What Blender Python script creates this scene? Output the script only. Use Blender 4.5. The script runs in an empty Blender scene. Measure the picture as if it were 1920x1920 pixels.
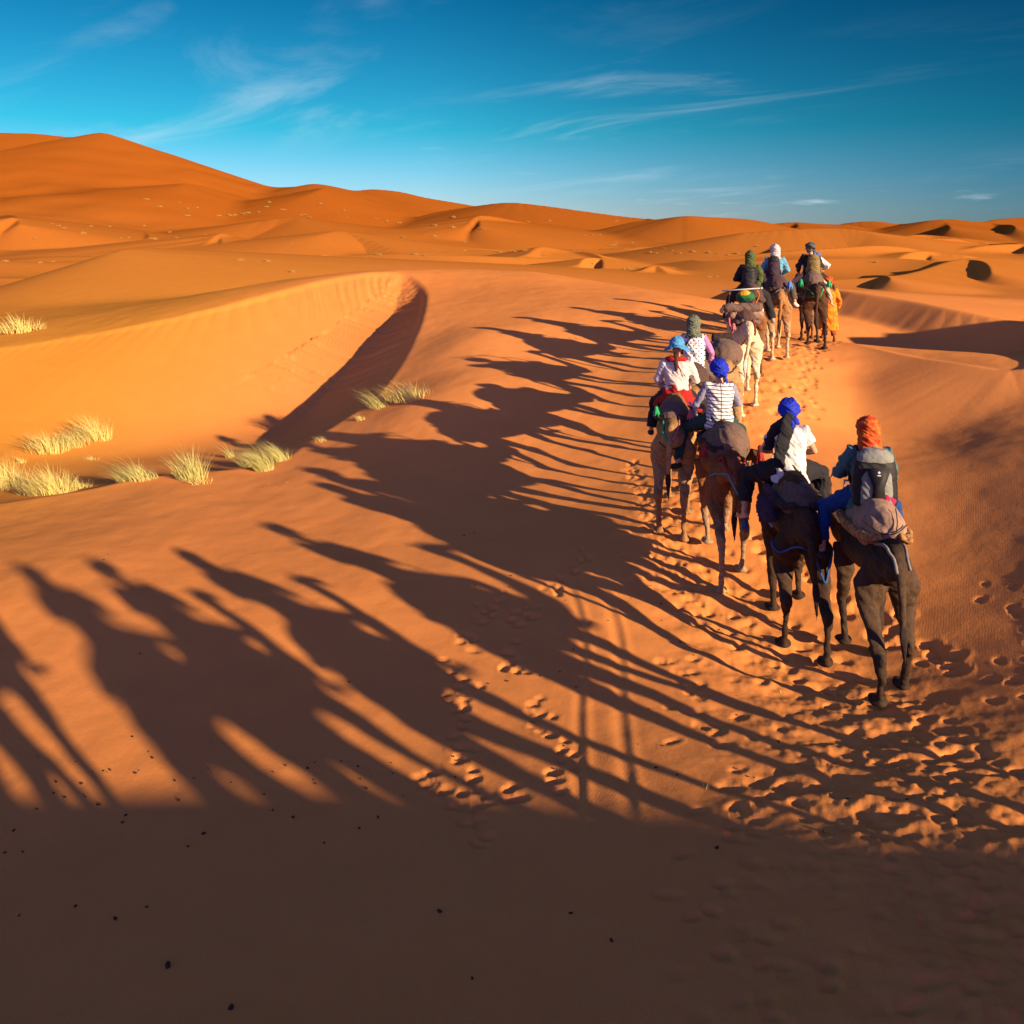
import bpy, bmesh, math, random
import numpy as np
from mathutils import Vector, Matrix, Euler

random.seed(7)
rng = np.random.default_rng(11)
C = bpy.context.scene.collection
EYE = 5.0                      # camera height above the sand by the nearest camel
F = 1600.0                     # focal length in pixels of the 1920 frame
HOR = 440.0                    # row of the true horizon

def P(px, py, z):
    """world point (z relative to the eye) seen in the photograph at px, py"""
    t = z / (-(py - HOR) / F)
    return ((px - 960) / F * t, t, z)

def PD(px, py, d):
    return ((px - 960) / F * d, d, -(py - HOR) / F * d)

# ------------------------------------------------------------------ noise
def _hash(ix, iy, seed):
    h = (ix.astype(np.int64) * 374761393 + iy.astype(np.int64) * 668265263 + seed * 1442695041) & 0xffffffff
    h = ((h ^ (h >> 13)) * 1274126177) & 0xffffffff
    h = h ^ (h >> 16)
    return (h & 0xffff).astype(np.float64) / 65535.0

def vnoise(x, y, seed=0):
    x0 = np.floor(x); y0 = np.floor(y)
    fx = x - x0; fy = y - y0
    u = fx * fx * fx * (fx * (fx * 6 - 15) + 10); v = fy * fy * fy * (fy * (fy * 6 - 15) + 10)
    a = _hash(x0, y0, seed); b = _hash(x0 + 1, y0, seed)
    c = _hash(x0, y0 + 1, seed); d = _hash(x0 + 1, y0 + 1, seed)
    return (a + (b - a) * u) * (1 - v) + (c + (d - c) * u) * v - 0.5

def fbm(x, y, octv, seed=0):
    s = np.zeros_like(x); a = 1.0
    for k in range(octv):
        s += a * vnoise(x * 2 ** k + 17.3 * k, y * 2 ** k + 5.1 * k, seed + k); a *= 0.5
    return s

def sstep(a, b, x):
    t = np.clip((x - a) / (b - a), 0, 1)
    return t * t * (3 - 2 * t)

def smax(a, b, k):
    h = np.clip(0.5 + 0.5 * (a - b) / k, 0, 1)
    return b + (a - b) * h + k * h * (1 - h)

# ------------------------------------------------------------------ terrain
def catmull(pts, n):
    p = np.array(pts, float); p = np.vstack([2 * p[0] - p[1], p, 2 * p[-1] - p[-2]])
    out = []
    for i in range(1, len(p) - 2):
        for t in np.linspace(0, 1, n, endpoint=False):
            out.append(0.5 * (2 * p[i] + (p[i + 1] - p[i - 1]) * t + (2 * p[i - 1] - 5 * p[i] + 4 * p[i + 1] - p[i + 2]) * t * t
                              + (3 * p[i] - p[i - 1] - 3 * p[i + 1] + p[i + 2]) * t ** 3))
    out.append(p[-2])
    return np.array(out)

class MQ:
    """smooth surface through scattered points"""
    def __init__(s, pts, c=2.0, lam=0.0):
        p = np.array(pts, float); s.xy = p[:, :2]; s.c = c
        n = len(p)
        r = np.sqrt(((s.xy[:, None] - s.xy[None]) ** 2).sum(2) + c * c)
        A = np.zeros((n + 3, n + 3)); A[:n, :n] = r - lam * np.eye(n)
        A[:n, n] = 1; A[:n, n + 1:] = s.xy; A[n, :n] = 1; A[n + 1:, :n] = s.xy.T
        s.w = np.linalg.solve(A, np.concatenate([p[:, 2], np.zeros(3)]))
    def __call__(s, x, y):
        n = len(s.xy); z = s.w[n] + s.w[n + 1] * x + s.w[n + 2] * y
        for i in range(n):
            z = z + s.w[i] * np.sqrt((x - s.xy[i, 0]) ** 2 + (y - s.xy[i, 1]) ** 2 + s.c ** 2)
        return z

def poly_dist(x, y, pl):
    """distance to a polyline, its height and arc position at the nearest point, and the side (+ = left of travel)"""
    bd = np.full(x.shape, 1e18); bz = np.zeros_like(x); bs = np.zeros_like(x); side = np.zeros_like(x)
    acc = 0.0
    for a, b in zip(pl[:-1], pl[1:]):
        dx, dy = b[0] - a[0], b[1] - a[1]; L2 = dx * dx + dy * dy + 1e-12
        t = np.clip(((x - a[0]) * dx + (y - a[1]) * dy) / L2, 0, 1)
        ex = x - a[0] - t * dx; ey = y - a[1] - t * dy
        d2 = ex * ex + ey * ey
        m = d2 < bd
        bd = np.where(m, d2, bd); bz = np.where(m, a[2] + t * (b[2] - a[2]), bz)
        bs = np.where(m, acc + t * math.sqrt(L2), bs)
        side = np.where(m, (dx * ey - dy * ex) / (math.sqrt(L2) * np.sqrt(d2) + 1e-9), side)
        acc += math.sqrt(L2)
    return np.sqrt(bd), bz, bs, side

# rim of the blow-out hollow on the left, from its far left end round to the near edge
RIM = [P(-420, 700, -4.6), P(-180, 676, -4.35), P(0, 651, -4.0), P(150, 628, -3.65), P(300, 600, -3.2), P(450, 565, -2.65), P(600, 525, -1.98),
       P(700, 511, -1.75), P(770, 515, -1.86), P(806, 545, -2.4), P(800, 600, -3.0), P(772, 665, -3.65),
       P(722, 735, -4.2), P(640, 795, -4.65), P(540, 862, -5.12), P(420, 884, -5.25), P(300, 897, -5.33), P(150, 925, -5.38), P(0, 948, -5.42), P(-200, 985, -5.5), P(-420, 1010, -5.6)]
RIMC = catmull(RIM, 5)
POLY = np.vstack([RIMC[:, :2], [[-26, 16.0], [-34, 24.0]]])
FLOOR = MQ([P(300, 832, -5.95), P(100, 850, -6.0), P(570, 778, -5.6), P(450, 832, -5.8), P(0, 890, -5.95), P(-300, 860, -6.1), P(-600, 800, -6.3),
            (-4.3, 33, -3.7), (-6.3, 29.5, -4.7), (-7, 34, -3.9)], 3.0)

NEAR = [
    # feet of the caravan
    P(1640, 1285, -4.93), P(1490, 1225, -5.0), P(1360, 1090, -4.8), P(1265, 968, -4.46), P(1300, 892, -4.33), P(1350, 828, -4.06),
    P(1392, 748, -3.52), P(1408, 686, -3.23), P(1452, 662, -3.08), P(1523, 652, -3.16), P(1560, 645, -3.14),
    # crown of the ridge and its left flank, where the shadows lie
    P(600, 915, -5.08), P(700, 850, -4.78), P(470, 850, -5.18), P(800, 742, -3.98), P(850, 705, -3.75), P(868, 630, -3.1), P(970, 598, -2.82), P(1095, 582, -2.64),
    P(1170, 573, -2.5), P(1000, 900, -4.66), P(1100, 980, -4.72), P(900, 960, -4.85), P(1000, 750, -3.95), P(1000, 660, -3.35), P(1200, 800, -4.12), P(1200, 700, -3.58), P(1200, 625, -3.02),
    P(850, 505, -1.76), P(1000, 511, -1.85), P(1200, 545, -2.35), P(1350, 575, -2.75),
    P(1000, 1200, -4.97), P(1000, 1060, -4.86), P(1300, 1300, -4.93), P(800, 1050, -5.0), P(500, 990, -5.08), P(200, 1040, -5.06), P(0, 1065, -5.08), P(400, 1250, -5.10), P(0, 1250, -5.12),
    P(-400, 1100, -5.2), P(0, 1500, -5.12), P(400, 1500, -5.10), P(800, 1500, -5.02), P(-500, 1500, -5.2),
    P(1200, 1500, -4.86), P(1500, 1500, -4.72), P(1400, 1700, -4.55), P(1700, 1700, -4.4), P(1000, 1900, -4.45), P(400, 1900, -4.72), P(1900, 1900, -4.25), P(-200, 1900, -4.8),
    # right flank
    P(1750, 1290, -4.86), P(1750, 1000, -4.42), P(1900, 1000, -4.2), P(1900, 1250, -4.58), P(1900, 1450, -4.5), P(1900, 850, -3.72), P(2200, 900, -3.5), P(1650, 820, -4.16), P(1650, 715, -3.57), P(1780, 760, -3.68),
    P(1550, 720, -3.60), P(1920, 692, -3.05), P(1800, 681, -3.1), P(1700, 668, -3.12), P(1620, 650, -3.12), P(2200, 720, -3.0), P(2400, 1000, -3.6),
    # hollow behind the right-hand edge
    PD(1900, 690, 27.5), PD(1750, 676, 28), PD(1650, 648, 30), PD(2300, 700, 30), PD(1450, 590, 33), PD(1560, 606, 33.0),
    # where the followers walk, out of frame
    (5.75, 5.3, -4.3), (5.8, 3.0, -3.85), (6.35, .9, -3.2), (8.1, -1.8, -2.4),
    (0, 0, -2.75), (-4, 1, -3.4), (-9, 2, -4.4), (3, 1.5, -3.4), (-3, 3.5, -4.3), (2.6, 3.2, -4.05),
    # crest of the dune at the photographer's back
    (2, -4.2, -0.75), (5, -4.2, -0.46), (7.7, -4.2, -.36), (9.5, -4.2, -.35), (11.2, -4.2, -.46), (13, -4.2, -.70), (15.5, -4.4, -.88), (18, -4.6, -1.4), (-3, -4.5, -1.2), (-9, -5, -2.4), (11, 1.5, -3.0), (12, 6, -4.1), (10, 9, -4.0), (13, 12, -3.7),
    (5, -10, -3.2), (12, -10, -3.4), (18, -11, -3.8), (-5, -11, -3.6), (8, -22, -6), (-20, -20, -6), (25, -20, -6), (30, 0, -5), (-25, 5, -6),
    (30, 20, -4.5), (-30, 40, -4.6), (-10, 48, -3.0), (4, 48, -3.4), (14, 46, -3.9), (30, 45, -4.2), (20, 34, -3.9),
] + [tuple(q) for q in RIMC[::2]]
NEARF = MQ(NEAR, 1.8, 0.12)

# ridges: crest points, slope on the left of travel, slope on the right, rounding of the crest
RIDGES = []
def ridge(pts, sl, sr, rnd=0.4, k=0.3, n=4, reach=60):
    RIDGES.append((catmull(pts, n), sl, sr, rnd, k, reach))

# slip face across the hollow on the right
ridge([PD(1380, 540, 48), PD(1480, 537, 43), PD(1570, 544, 38.5), PD(1700, 563, 35), PD(1800, 583, 32.5), PD(1920, 606, 30.5), PD(2100, 625, 29), PD(2400, 660, 27)], .07, .55, .12, .15, 4, 45)
# long smooth dune behind the hollow on the left
ridge([PD(-350, 700, 38), PD(-150, 655, 42), PD(0, 602, 48), PD(70, 556, 53), PD(140, 515, 59), PD(200, 482, 64), PD(250, 466, 69), PD(330, 469, 84), PD(480, 483, 112), PD(640, 492, 135)], .34, .052, .35, .3, 4, 60)
# near edge on the right, rising out of frame, with the shaded hollow behind it
ridge([P(1575, 642, -3.16), P(1640, 655, -3.10), P(1700, 667, -3.08), P(1800, 681, -3.04), P(1920, 692, -3.0), (13.6, 19.9, -2.4), (17, 20.6, -1.2), (23, 22.5, -.1), (32, 25, -.1)], .50, .27, .05, .12, 5, 40)
# middle distance
ridge([PD(1180, 535, 66), PD(1300, 530, 68), PD(1420, 532, 66), PD(1560, 525, 70), PD(1700, 514, 74), PD(1790, 488, 84), PD(1850, 484, 90), PD(1960, 490, 90)], .30, .13, .2, .4, 4, 60)
ridge([PD(1130, 521, 78), PD(1190, 512, 80), PD(1228, 497, 84), PD(1252, 512, 80)], .28, .30, .15, .3, 4, 30)
ridge([PD(1085, 496, 96), PD(1098, 484, 102), PD(1128, 485, 104), PD(1134, 497, 98)], .12, .55, .1, .2, 4, 30)
ridge([PD(930, 486, 120), PD(985, 478, 122), PD(1012, 463, 134), PD(1060, 470, 140)], .16, .3, .2, .4, 4, 40)
ridge([PD(480, 500, 95), PD(560, 489, 100), PD(608, 477, 106), PD(640, 486, 104)], .10, .45, .15, .3, 4, 30)
ridge([PD(340, 476, 150), PD(372, 468, 150), PD(414, 437, 170), PD(450, 452, 190)], .1, .5, .2, .4, 4, 60)
ridge([PD(-80, 440, 170), PD(0, 414, 185), PD(28, 408, 190), PD(40, 420, 190)], .12, .5, .3, .4, 4, 60)
ridge([PD(520, 470, 150), PD(600, 440, 160), PD(640, 434, 170), PD(700, 452, 160), PD(740, 470, 150)], .1, .25, .8, .6, 4, 60)
ridge([PD(300, 440, 230), PD(420, 425, 230), PD(540, 407, 240), PD(566, 414, 235)], .09, .28, .6, .6, 4, 60)
ridge([PD(840, 436, 230), PD(872, 425, 232), PD(902, 404, 250), PD(980, 416, 260)], .12, .5, .3, .5, 4, 60)
ridge([PD(1400, 436, 150), PD(1470, 431, 150), PD(1560, 428, 150), PD(1620, 434, 146), PD(1655, 446, 140)], .14, .22, .5, .5, 4, 80)
ridge([PD(1680, 486, 106), PD(1705, 474, 110), PD(1740, 471, 114), PD(1800, 478, 112)], .1, .42, .2, .3, 4, 40)
ridge([PD(1800, 470, 130), PD(1850, 460, 134), PD(1930, 458, 138), PD(2000, 470, 138)], .1, .4, .2, .3, 4, 40)
ridge([PD(1650, 450, 210), PD(1690, 444, 215), PD(1730, 440, 225), PD(1800, 446, 220)], .08, .4, .3, .5, 4, 60)
for cx, cy, w, h, d in ((1800, 500, 120, 13, 72), (1625, 444, 70, 8, 150), (1722, 478, 50, 6, 108), (1885, 462, 80, 6, 130), (1112, 492, 40, 9, 96), (1228, 510, 46, 8, 82), (886, 415, 30, 9, 230), (1002, 473, 34, 8, 124), (1270, 424, 34, 15, 250), (1212, 418, 34, 5, 262), (396, 455, 46, 15, 150),
                        (612, 483, 40, 5, 102), (12, 412, 50, 9, 182), (1482, 421, 30, 3, 284), (1696, 446, 30, 4, 205), (1772, 425, 20, 3, 250), (1640, 520, 60, 4, 64), (1420, 466, 60, 4, 130), (1560, 455, 50, 4, 150), (690, 470, 36, 5, 150), (250, 440, 60, 5, 190), (1880, 425, 50, 4, 240)):
    ridge([PD(cx + w * .50, cy + h * .9, d), PD(cx + w * .46, cy - h * .1, d * 1.05), PD(cx + w * .34, cy - h * .8, d * 1.12), PD(cx + w * .10, cy - h, d * 1.19), PD(cx - w * .35, cy - h * .75, d * 1.24)], .60, .13, .12 * d / 100, .2 * d / 100, 4, 30 * d / 80)
# skyline
ridge([PD(-420, 262, 400), PD(-200, 250, 410), PD(-60, 249, 420), PD(0, 249, 425), PD(70, 251, 430), PD(130, 257, 432), PD(165, 254, 430), PD(190, 249, 428), PD(215, 257, 428), PD(260, 282, 430), PD(300, 304, 430),
       PD(340, 317, 428), PD(400, 336, 424), PD(440, 346, 420), PD(480, 351, 418)], .4, .27, 1.2, 2.5, 4, 230)
ridge([PD(430, 352, 420), PD(480, 351, 418), PD(530, 351, 410), PD(565, 349, 400), PD(585, 345, 392), PD(610, 347, 396), PD(660, 357, 410), PD(700, 355, 418), PD(745, 359, 420), PD(800, 371, 420), PD(895, 387, 420)], .4, .22, 1.0, 2.0, 4, 150)
ridge([PD(830, 396, 330), PD(895, 386, 330), PD(955, 380, 326), PD(1020, 386, 322), PD(1100, 397, 318), PD(1160, 405, 314), PD(1215, 411, 310)], .35, .2, 1.0, 1.6, 4, 120)
ridge([PD(1190, 416, 270), PD(1250, 409, 266), PD(1288, 405, 262), PD(1330, 407, 268), PD(1400, 411, 276), PD(1440, 418, 280)], .25, .22, .5, 1.0, 4, 100)
ridge([PD(1420, 424, 300), PD(1480, 417, 305), PD(1540, 420, 310), PD(1585, 421, 310)], .3, .2, .8, 1.0, 4, 100)
ridge([PD(1560, 426, 330), PD(1590, 418, 330), PD(1640, 415, 330), PD(1690, 420, 330), PD(1740, 414, 300), PD(1780, 411, 300), PD(1840, 416, 300), PD(1880, 410, 310), PD(1960, 408, 315), PD(2150, 414, 310), PD(2400, 420, 300)], .3, .2, .8, 1.2, 4, 120)
# folds low on the big dune
ridge([PD(60, 395, 290), PD(160, 388, 295), PD(270, 372, 300), PD(330, 352, 315), PD(345, 344, 330), PD(380, 350, 340)], .10, .34, 1.0, 1.5, 4, 110)
ridge([PD(470, 400, 300), PD(540, 380, 310), PD(590, 360, 330), PD(605, 352, 350)], .2, .3, 1.0, 1.5, 4, 100)

def far_base(x, y, r):
    z = -4.2 + 0.0 * x
    z = z + 2.7 * fbm(x / 55 + 3.1, y / 38 + 1.7, 3, 5) * sstep(60, 130, r)
    # wandering sharp-crested little dunes
    wx = x + 9 * vnoise(x / 30, y / 30, 21); wy = y + 9 * vnoise(x / 30, y / 30, 22)
    q = np.abs(vnoise(wx / 34 + 7, wy / 22 + 2, 31)) * 2
    z = z + 2.3 * (1 - np.clip(q * 1.6, 0, 1)) * sstep(70, 130, r) * (0.4 + vnoise(x / 80, y / 80, 9) + .3)
    return z

def inside_poly(x, y, poly):
    c = np.zeros(x.shape, bool); n = len(poly); j = n - 1
    for i in range(n):
        xi, yi = poly[i]; xj, yj = poly[j]
        if yi != yj:
            c ^= ((yi > y) != (yj > y)) & (x < (xj - xi) * (y - yi) / (yj - yi) + xi)
        j = i
    return c

def height(x, y):
    """height of the sand, relative to the eye"""
    x = np.asarray(x, float); y = np.asarray(y, float)
    sh = x.shape; x = x.ravel(); y = y.ravel()
    r = np.sqrt(x * x + y * y)
    z = far_base(x, y, r)
    m = r < 75
    if m.any():
        xm, ym, rm = x[m], y[m], r[m]
        zn = NEARF(xm, ym)
        zn = zn + 0.10 * fbm(xm / 4.0, ym / 5.0, 2, 41) * sstep(5, 12, rm) + 0.018 * fbm(xm / .8, ym / .8, 3, 44)
        w = sstep(46, 72, np.sqrt((xm * .9) ** 2 + ym ** 2))
        zb = zn * (1 - w) + z[m] * w
        # the hollow
        ins = inside_poly(xm, ym, POLY)
        if ins.any():
            xi, yi = xm[ins], ym[ins]
            zs = np.full(xi.shape, -99.0)
            cum = np.concatenate([[0], np.cumsum(np.sqrt((np.diff(RIMC[:, :2], axis=0) ** 2).sum(1)))])
            D, zc, s, _ = poly_dist(xi, yi, RIMC)
            QK, QS = [0, .30, .47, .55, .62, .72, .80, .86, 1], [.30, .33, .40, .60, .64, .60, .42, .28, .22]
            for a, b, s0, s1 in zip(RIMC[:-1], RIMC[1:], cum[:-1], cum[1:]):
                dx, dy = b[0] - a[0], b[1] - a[1]; L2 = dx * dx + dy * dy
                t = np.clip(((xi - a[0]) * dx + (yi - a[1]) * dy) / L2, 0, 1)
                d = np.sqrt((xi - a[0] - t * dx) ** 2 + (yi - a[1] - t * dy) ** 2)
                zs = np.maximum(zs, a[2] + t * (b[2] - a[2]) - np.interp((s0 + t * (s1 - s0)) / cum[-1], QK, QS) * d)
            q = s / cum[-1]
            # runnels where the sand has slid
            run = np.interp(q, [.28, .38, .48, .58, .66, .72], [0, .35, 1, 1, .5, 0])
            j = fbm((s + .8 * D) / .26, D * .05, 3, 51)
            zs = zs + run * .14 * j * sstep(.15, 1.2, D) * (1 - sstep(4.5, 8, D))
            fl = FLOOR(xi, yi) + .12 * fbm(xi / 3, yi / 3, 2, 61)
            zi = smax(zs, fl, .55)
            zi = np.minimum(zi, zc + 0.02)
            wb = sstep(0, .5, D); zi = zb[ins] * (1 - wb) + zi * wb
            zb[ins] = zi
        z[m] = zb
    for pl, sl, sr, rnd, k, reach in RIDGES:
        x0, x1 = pl[:, 0].min() - reach, pl[:, 0].max() + reach
        y0, y1 = pl[:, 1].min() - reach, pl[:, 1].max() + reach
        m = (x > x0) & (x < x1) & (y > y0) & (y < y1)
        if not m.any():
            continue
        xm, ym = x[m], y[m]; zr = np.full(xm.shape, -999.0); nz = .02 * vnoise(xm / 14, ym / 14, 73)
        for a, b in zip(pl[:-1], pl[1:]):
            dx, dy = b[0] - a[0], b[1] - a[1]; L2 = dx * dx + dy * dy + 1e-12
            t = np.clip(((xm - a[0]) * dx + (ym - a[1]) * dy) / L2, 0, 1)
            ex = xm - a[0] - t * dx; ey = ym - a[1] - t * dy
            D = np.sqrt(ex * ex + ey * ey)
            g = .5 + .5 * (dx * ey - dy * ex) / (math.sqrt(L2) * D + 1e-9)
            zr = np.maximum(zr, a[2] + t * (b[2] - a[2]) - (sr + (sl - sr) * g) * (np.sqrt(D * D + rnd * rnd) - rnd) + (.4 + .6 * g) * nz * D)
        z[m] = smax(z[m], zr, k)
    return z.reshape(sh)

def ground(x, y):
    return float(height(np.array([x]), np.array([y]))[0]) + EYE

SUN_V = np.array([(-720 - 960) / F, 1.0, -(1062 - HOR) / F]); SUN_V /= np.linalg.norm(SUN_V)   # direction the light travels
SUN_EL = math.asin(-SUN_V[2]); 
SUN_AZ = math.atan2(-SUN_V[0], -SUN_V[1])   # heading of the sun, from +Y towards +X

# ------------------------------------------------------------------ materials
def new_mat(name):
    m = bpy.data.materials.new(name); m.use_nodes = True
    nt = m.node_tree; b = nt.nodes['Principled BSDF']
    return m, nt, b

def N(nt, typ, **kw):
    n = nt.nodes.new(typ)
    for k, v in kw.items():
        if k.startswith('i_'):
            n.inputs[k[2:].replace('_', ' ')].default_value = v
        else:
            setattr(n, k, v)
    return n

def sand_material():
    m, nt, b = new_mat('sand'); L = nt.links
    geo = N(nt, 'ShaderNodeNewGeometry')
    sep = N(nt, 'ShaderNodeSeparateXYZ'); L.new(geo.outputs['Position'], sep.inputs[0])
    # broad patches of paler and redder sand
    n1 = N(nt, 'ShaderNodeTexNoise', i_Scale=0.06, i_Detail=4.0); L.new(geo.outputs['Position'], n1.inputs['Vector'])
    n2 = N(nt, 'ShaderNodeTexNoise', i_Scale=1.1, i_Detail=6.0, i_Roughness=0.65); L.new(geo.outputs['Position'], n2.inputs['Vector'])
    n3 = N(nt, 'ShaderNodeTexNoise', i_Scale=160.0, i_Detail=2.0); L.new(geo.outputs['Position'], n3.inputs['Vector'])
    mr = N(nt, 'ShaderNodeMapRange'); mr.inputs[1].default_value = 110; mr.inputs[2].default_value = 290
    L.new(sep.outputs[1], mr.inputs[0])
    c0 = N(nt, 'ShaderNodeMix', data_type='RGBA'); c0.inputs[6].default_value = (.60, .225, .062, 1); c0.inputs[7].default_value = (.65, .255, .072, 1)
    r1 = N(nt, 'ShaderNodeMapRange'); r1.inputs[1].default_value = .35; r1.inputs[2].default_value = .65; L.new(n1.outputs[0], r1.inputs[0]); L.new(r1.outputs[0], c0.inputs[0])
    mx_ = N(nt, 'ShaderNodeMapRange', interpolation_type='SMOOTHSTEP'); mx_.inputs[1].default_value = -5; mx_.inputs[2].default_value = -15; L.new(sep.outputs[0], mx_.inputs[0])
    cy = N(nt, 'ShaderNodeMix', data_type='RGBA'); cy.inputs[7].default_value = (.58, .252, .036, 1)      # yellow glow on the left painted into the sand colour
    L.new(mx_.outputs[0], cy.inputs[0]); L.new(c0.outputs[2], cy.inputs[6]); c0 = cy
    mm = N(nt, 'ShaderNodeMapRange'); mm.inputs[1].default_value = 26; mm.inputs[2].default_value = 75; L.new(sep.outputs[1], mm.inputs[0])
    cm_ = N(nt, 'ShaderNodeMix', data_type='RGBA'); cm_.inputs[7].default_value = (.44, .158, .026, 1); L.new(mm.outputs[0], cm_.inputs[0]); L.new(c0.outputs[2], cm_.inputs[6]); c0 = cm_
    c1 = N(nt, 'ShaderNodeMix', data_type='RGBA'); c1.inputs[7].default_value = (.30, .088, .0105, 1)      # the great dunes are redder
    L.new(mr.outputs[0], c1.inputs[0]); L.new(c0.outputs[2], c1.inputs[6])
    c2 = N(nt, 'ShaderNodeMix', data_type='RGBA', blend_type='MULTIPLY'); c2.inputs[0].default_value = 1
    r2 = N(nt, 'ShaderNodeMapRange'); r2.inputs[1].default_value = .25; r2.inputs[2].default_value = .75; r2.inputs[3].default_value = .95; r2.inputs[4].default_value = 1.05
    L.new(n2.outputs[0], r2.inputs[0]); L.new(c1.outputs[2], c2.inputs[6]); L.new(r2.outputs[0], c2.inputs[7])
    c3 = N(nt, 'ShaderNodeMix', data_type='RGBA', blend_type='MULTIPLY'); c3.inputs[0].default_value = 1
    r3 = N(nt, 'ShaderNodeMapRange'); r3.inputs[1].default_value = .3; r3.inputs[2].default_value = .7; r3.inputs[3].default_value = .88; r3.inputs[4].default_value = 1.12
    L.new(n3.outputs[0], r3.inputs[0]); L.new(c2.outputs[2], c3.inputs[6]); L.new(r3.outputs[0], c3.inputs[7])
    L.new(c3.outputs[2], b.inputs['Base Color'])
    b.inputs['Roughness'].default_value = .92; b.inputs['Specular IOR Level'].default_value = .0
    # wind ripples and grain
    mp = N(nt, 'ShaderNodeMapping'); mp.inputs['Rotation'].default_value = (0, 0, math.radians(28)); L.new(geo.outputs['Position'], mp.inputs[0])
    wv = N(nt, 'ShaderNodeTexWave', i_Scale=10.0, i_Distortion=7.0, i_Detail=3.0); wv.inputs['Detail Scale'].default_value = .7; L.new(mp.outputs[0], wv.inputs['Vector'])
    msk = N(nt, 'ShaderNodeTexNoise', i_Scale=.22, i_Detail=2.0); L.new(geo.outputs['Position'], msk.inputs['Vector'])
    rm = N(nt, 'ShaderNodeMapRange'); rm.inputs[1].default_value = .45; rm.inputs[2].default_value = .68; L.new(msk.outputs[0], rm.inputs[0])
    mw = N(nt, 'ShaderNodeMath', operation='MULTIPLY'); L.new(wv.outputs['Fac'], mw.inputs[0]); L.new(rm.outputs[0], mw.inputs[1])
    bn = N(nt, 'ShaderNodeTexNoise', i_Scale=9.0, i_Detail=8.0, i_Roughness=.7); L.new(geo.outputs['Position'], bn.inputs['Vector'])
    bu1 = N(nt, 'ShaderNodeBump', i_Strength=.08, i_Distance=.006); L.new(mw.outputs[0], bu1.inputs['Height'])
    bu2 = N(nt, 'ShaderNodeBump', i_Strength=.35, i_Distance=.014); L.new(bn.outputs[0], bu2.inputs['Height']); L.new(bu1.outputs[0], bu2.inputs['Normal'])
    L.new(bu2.outputs[0], b.inputs['Normal'])
    return m

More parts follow.
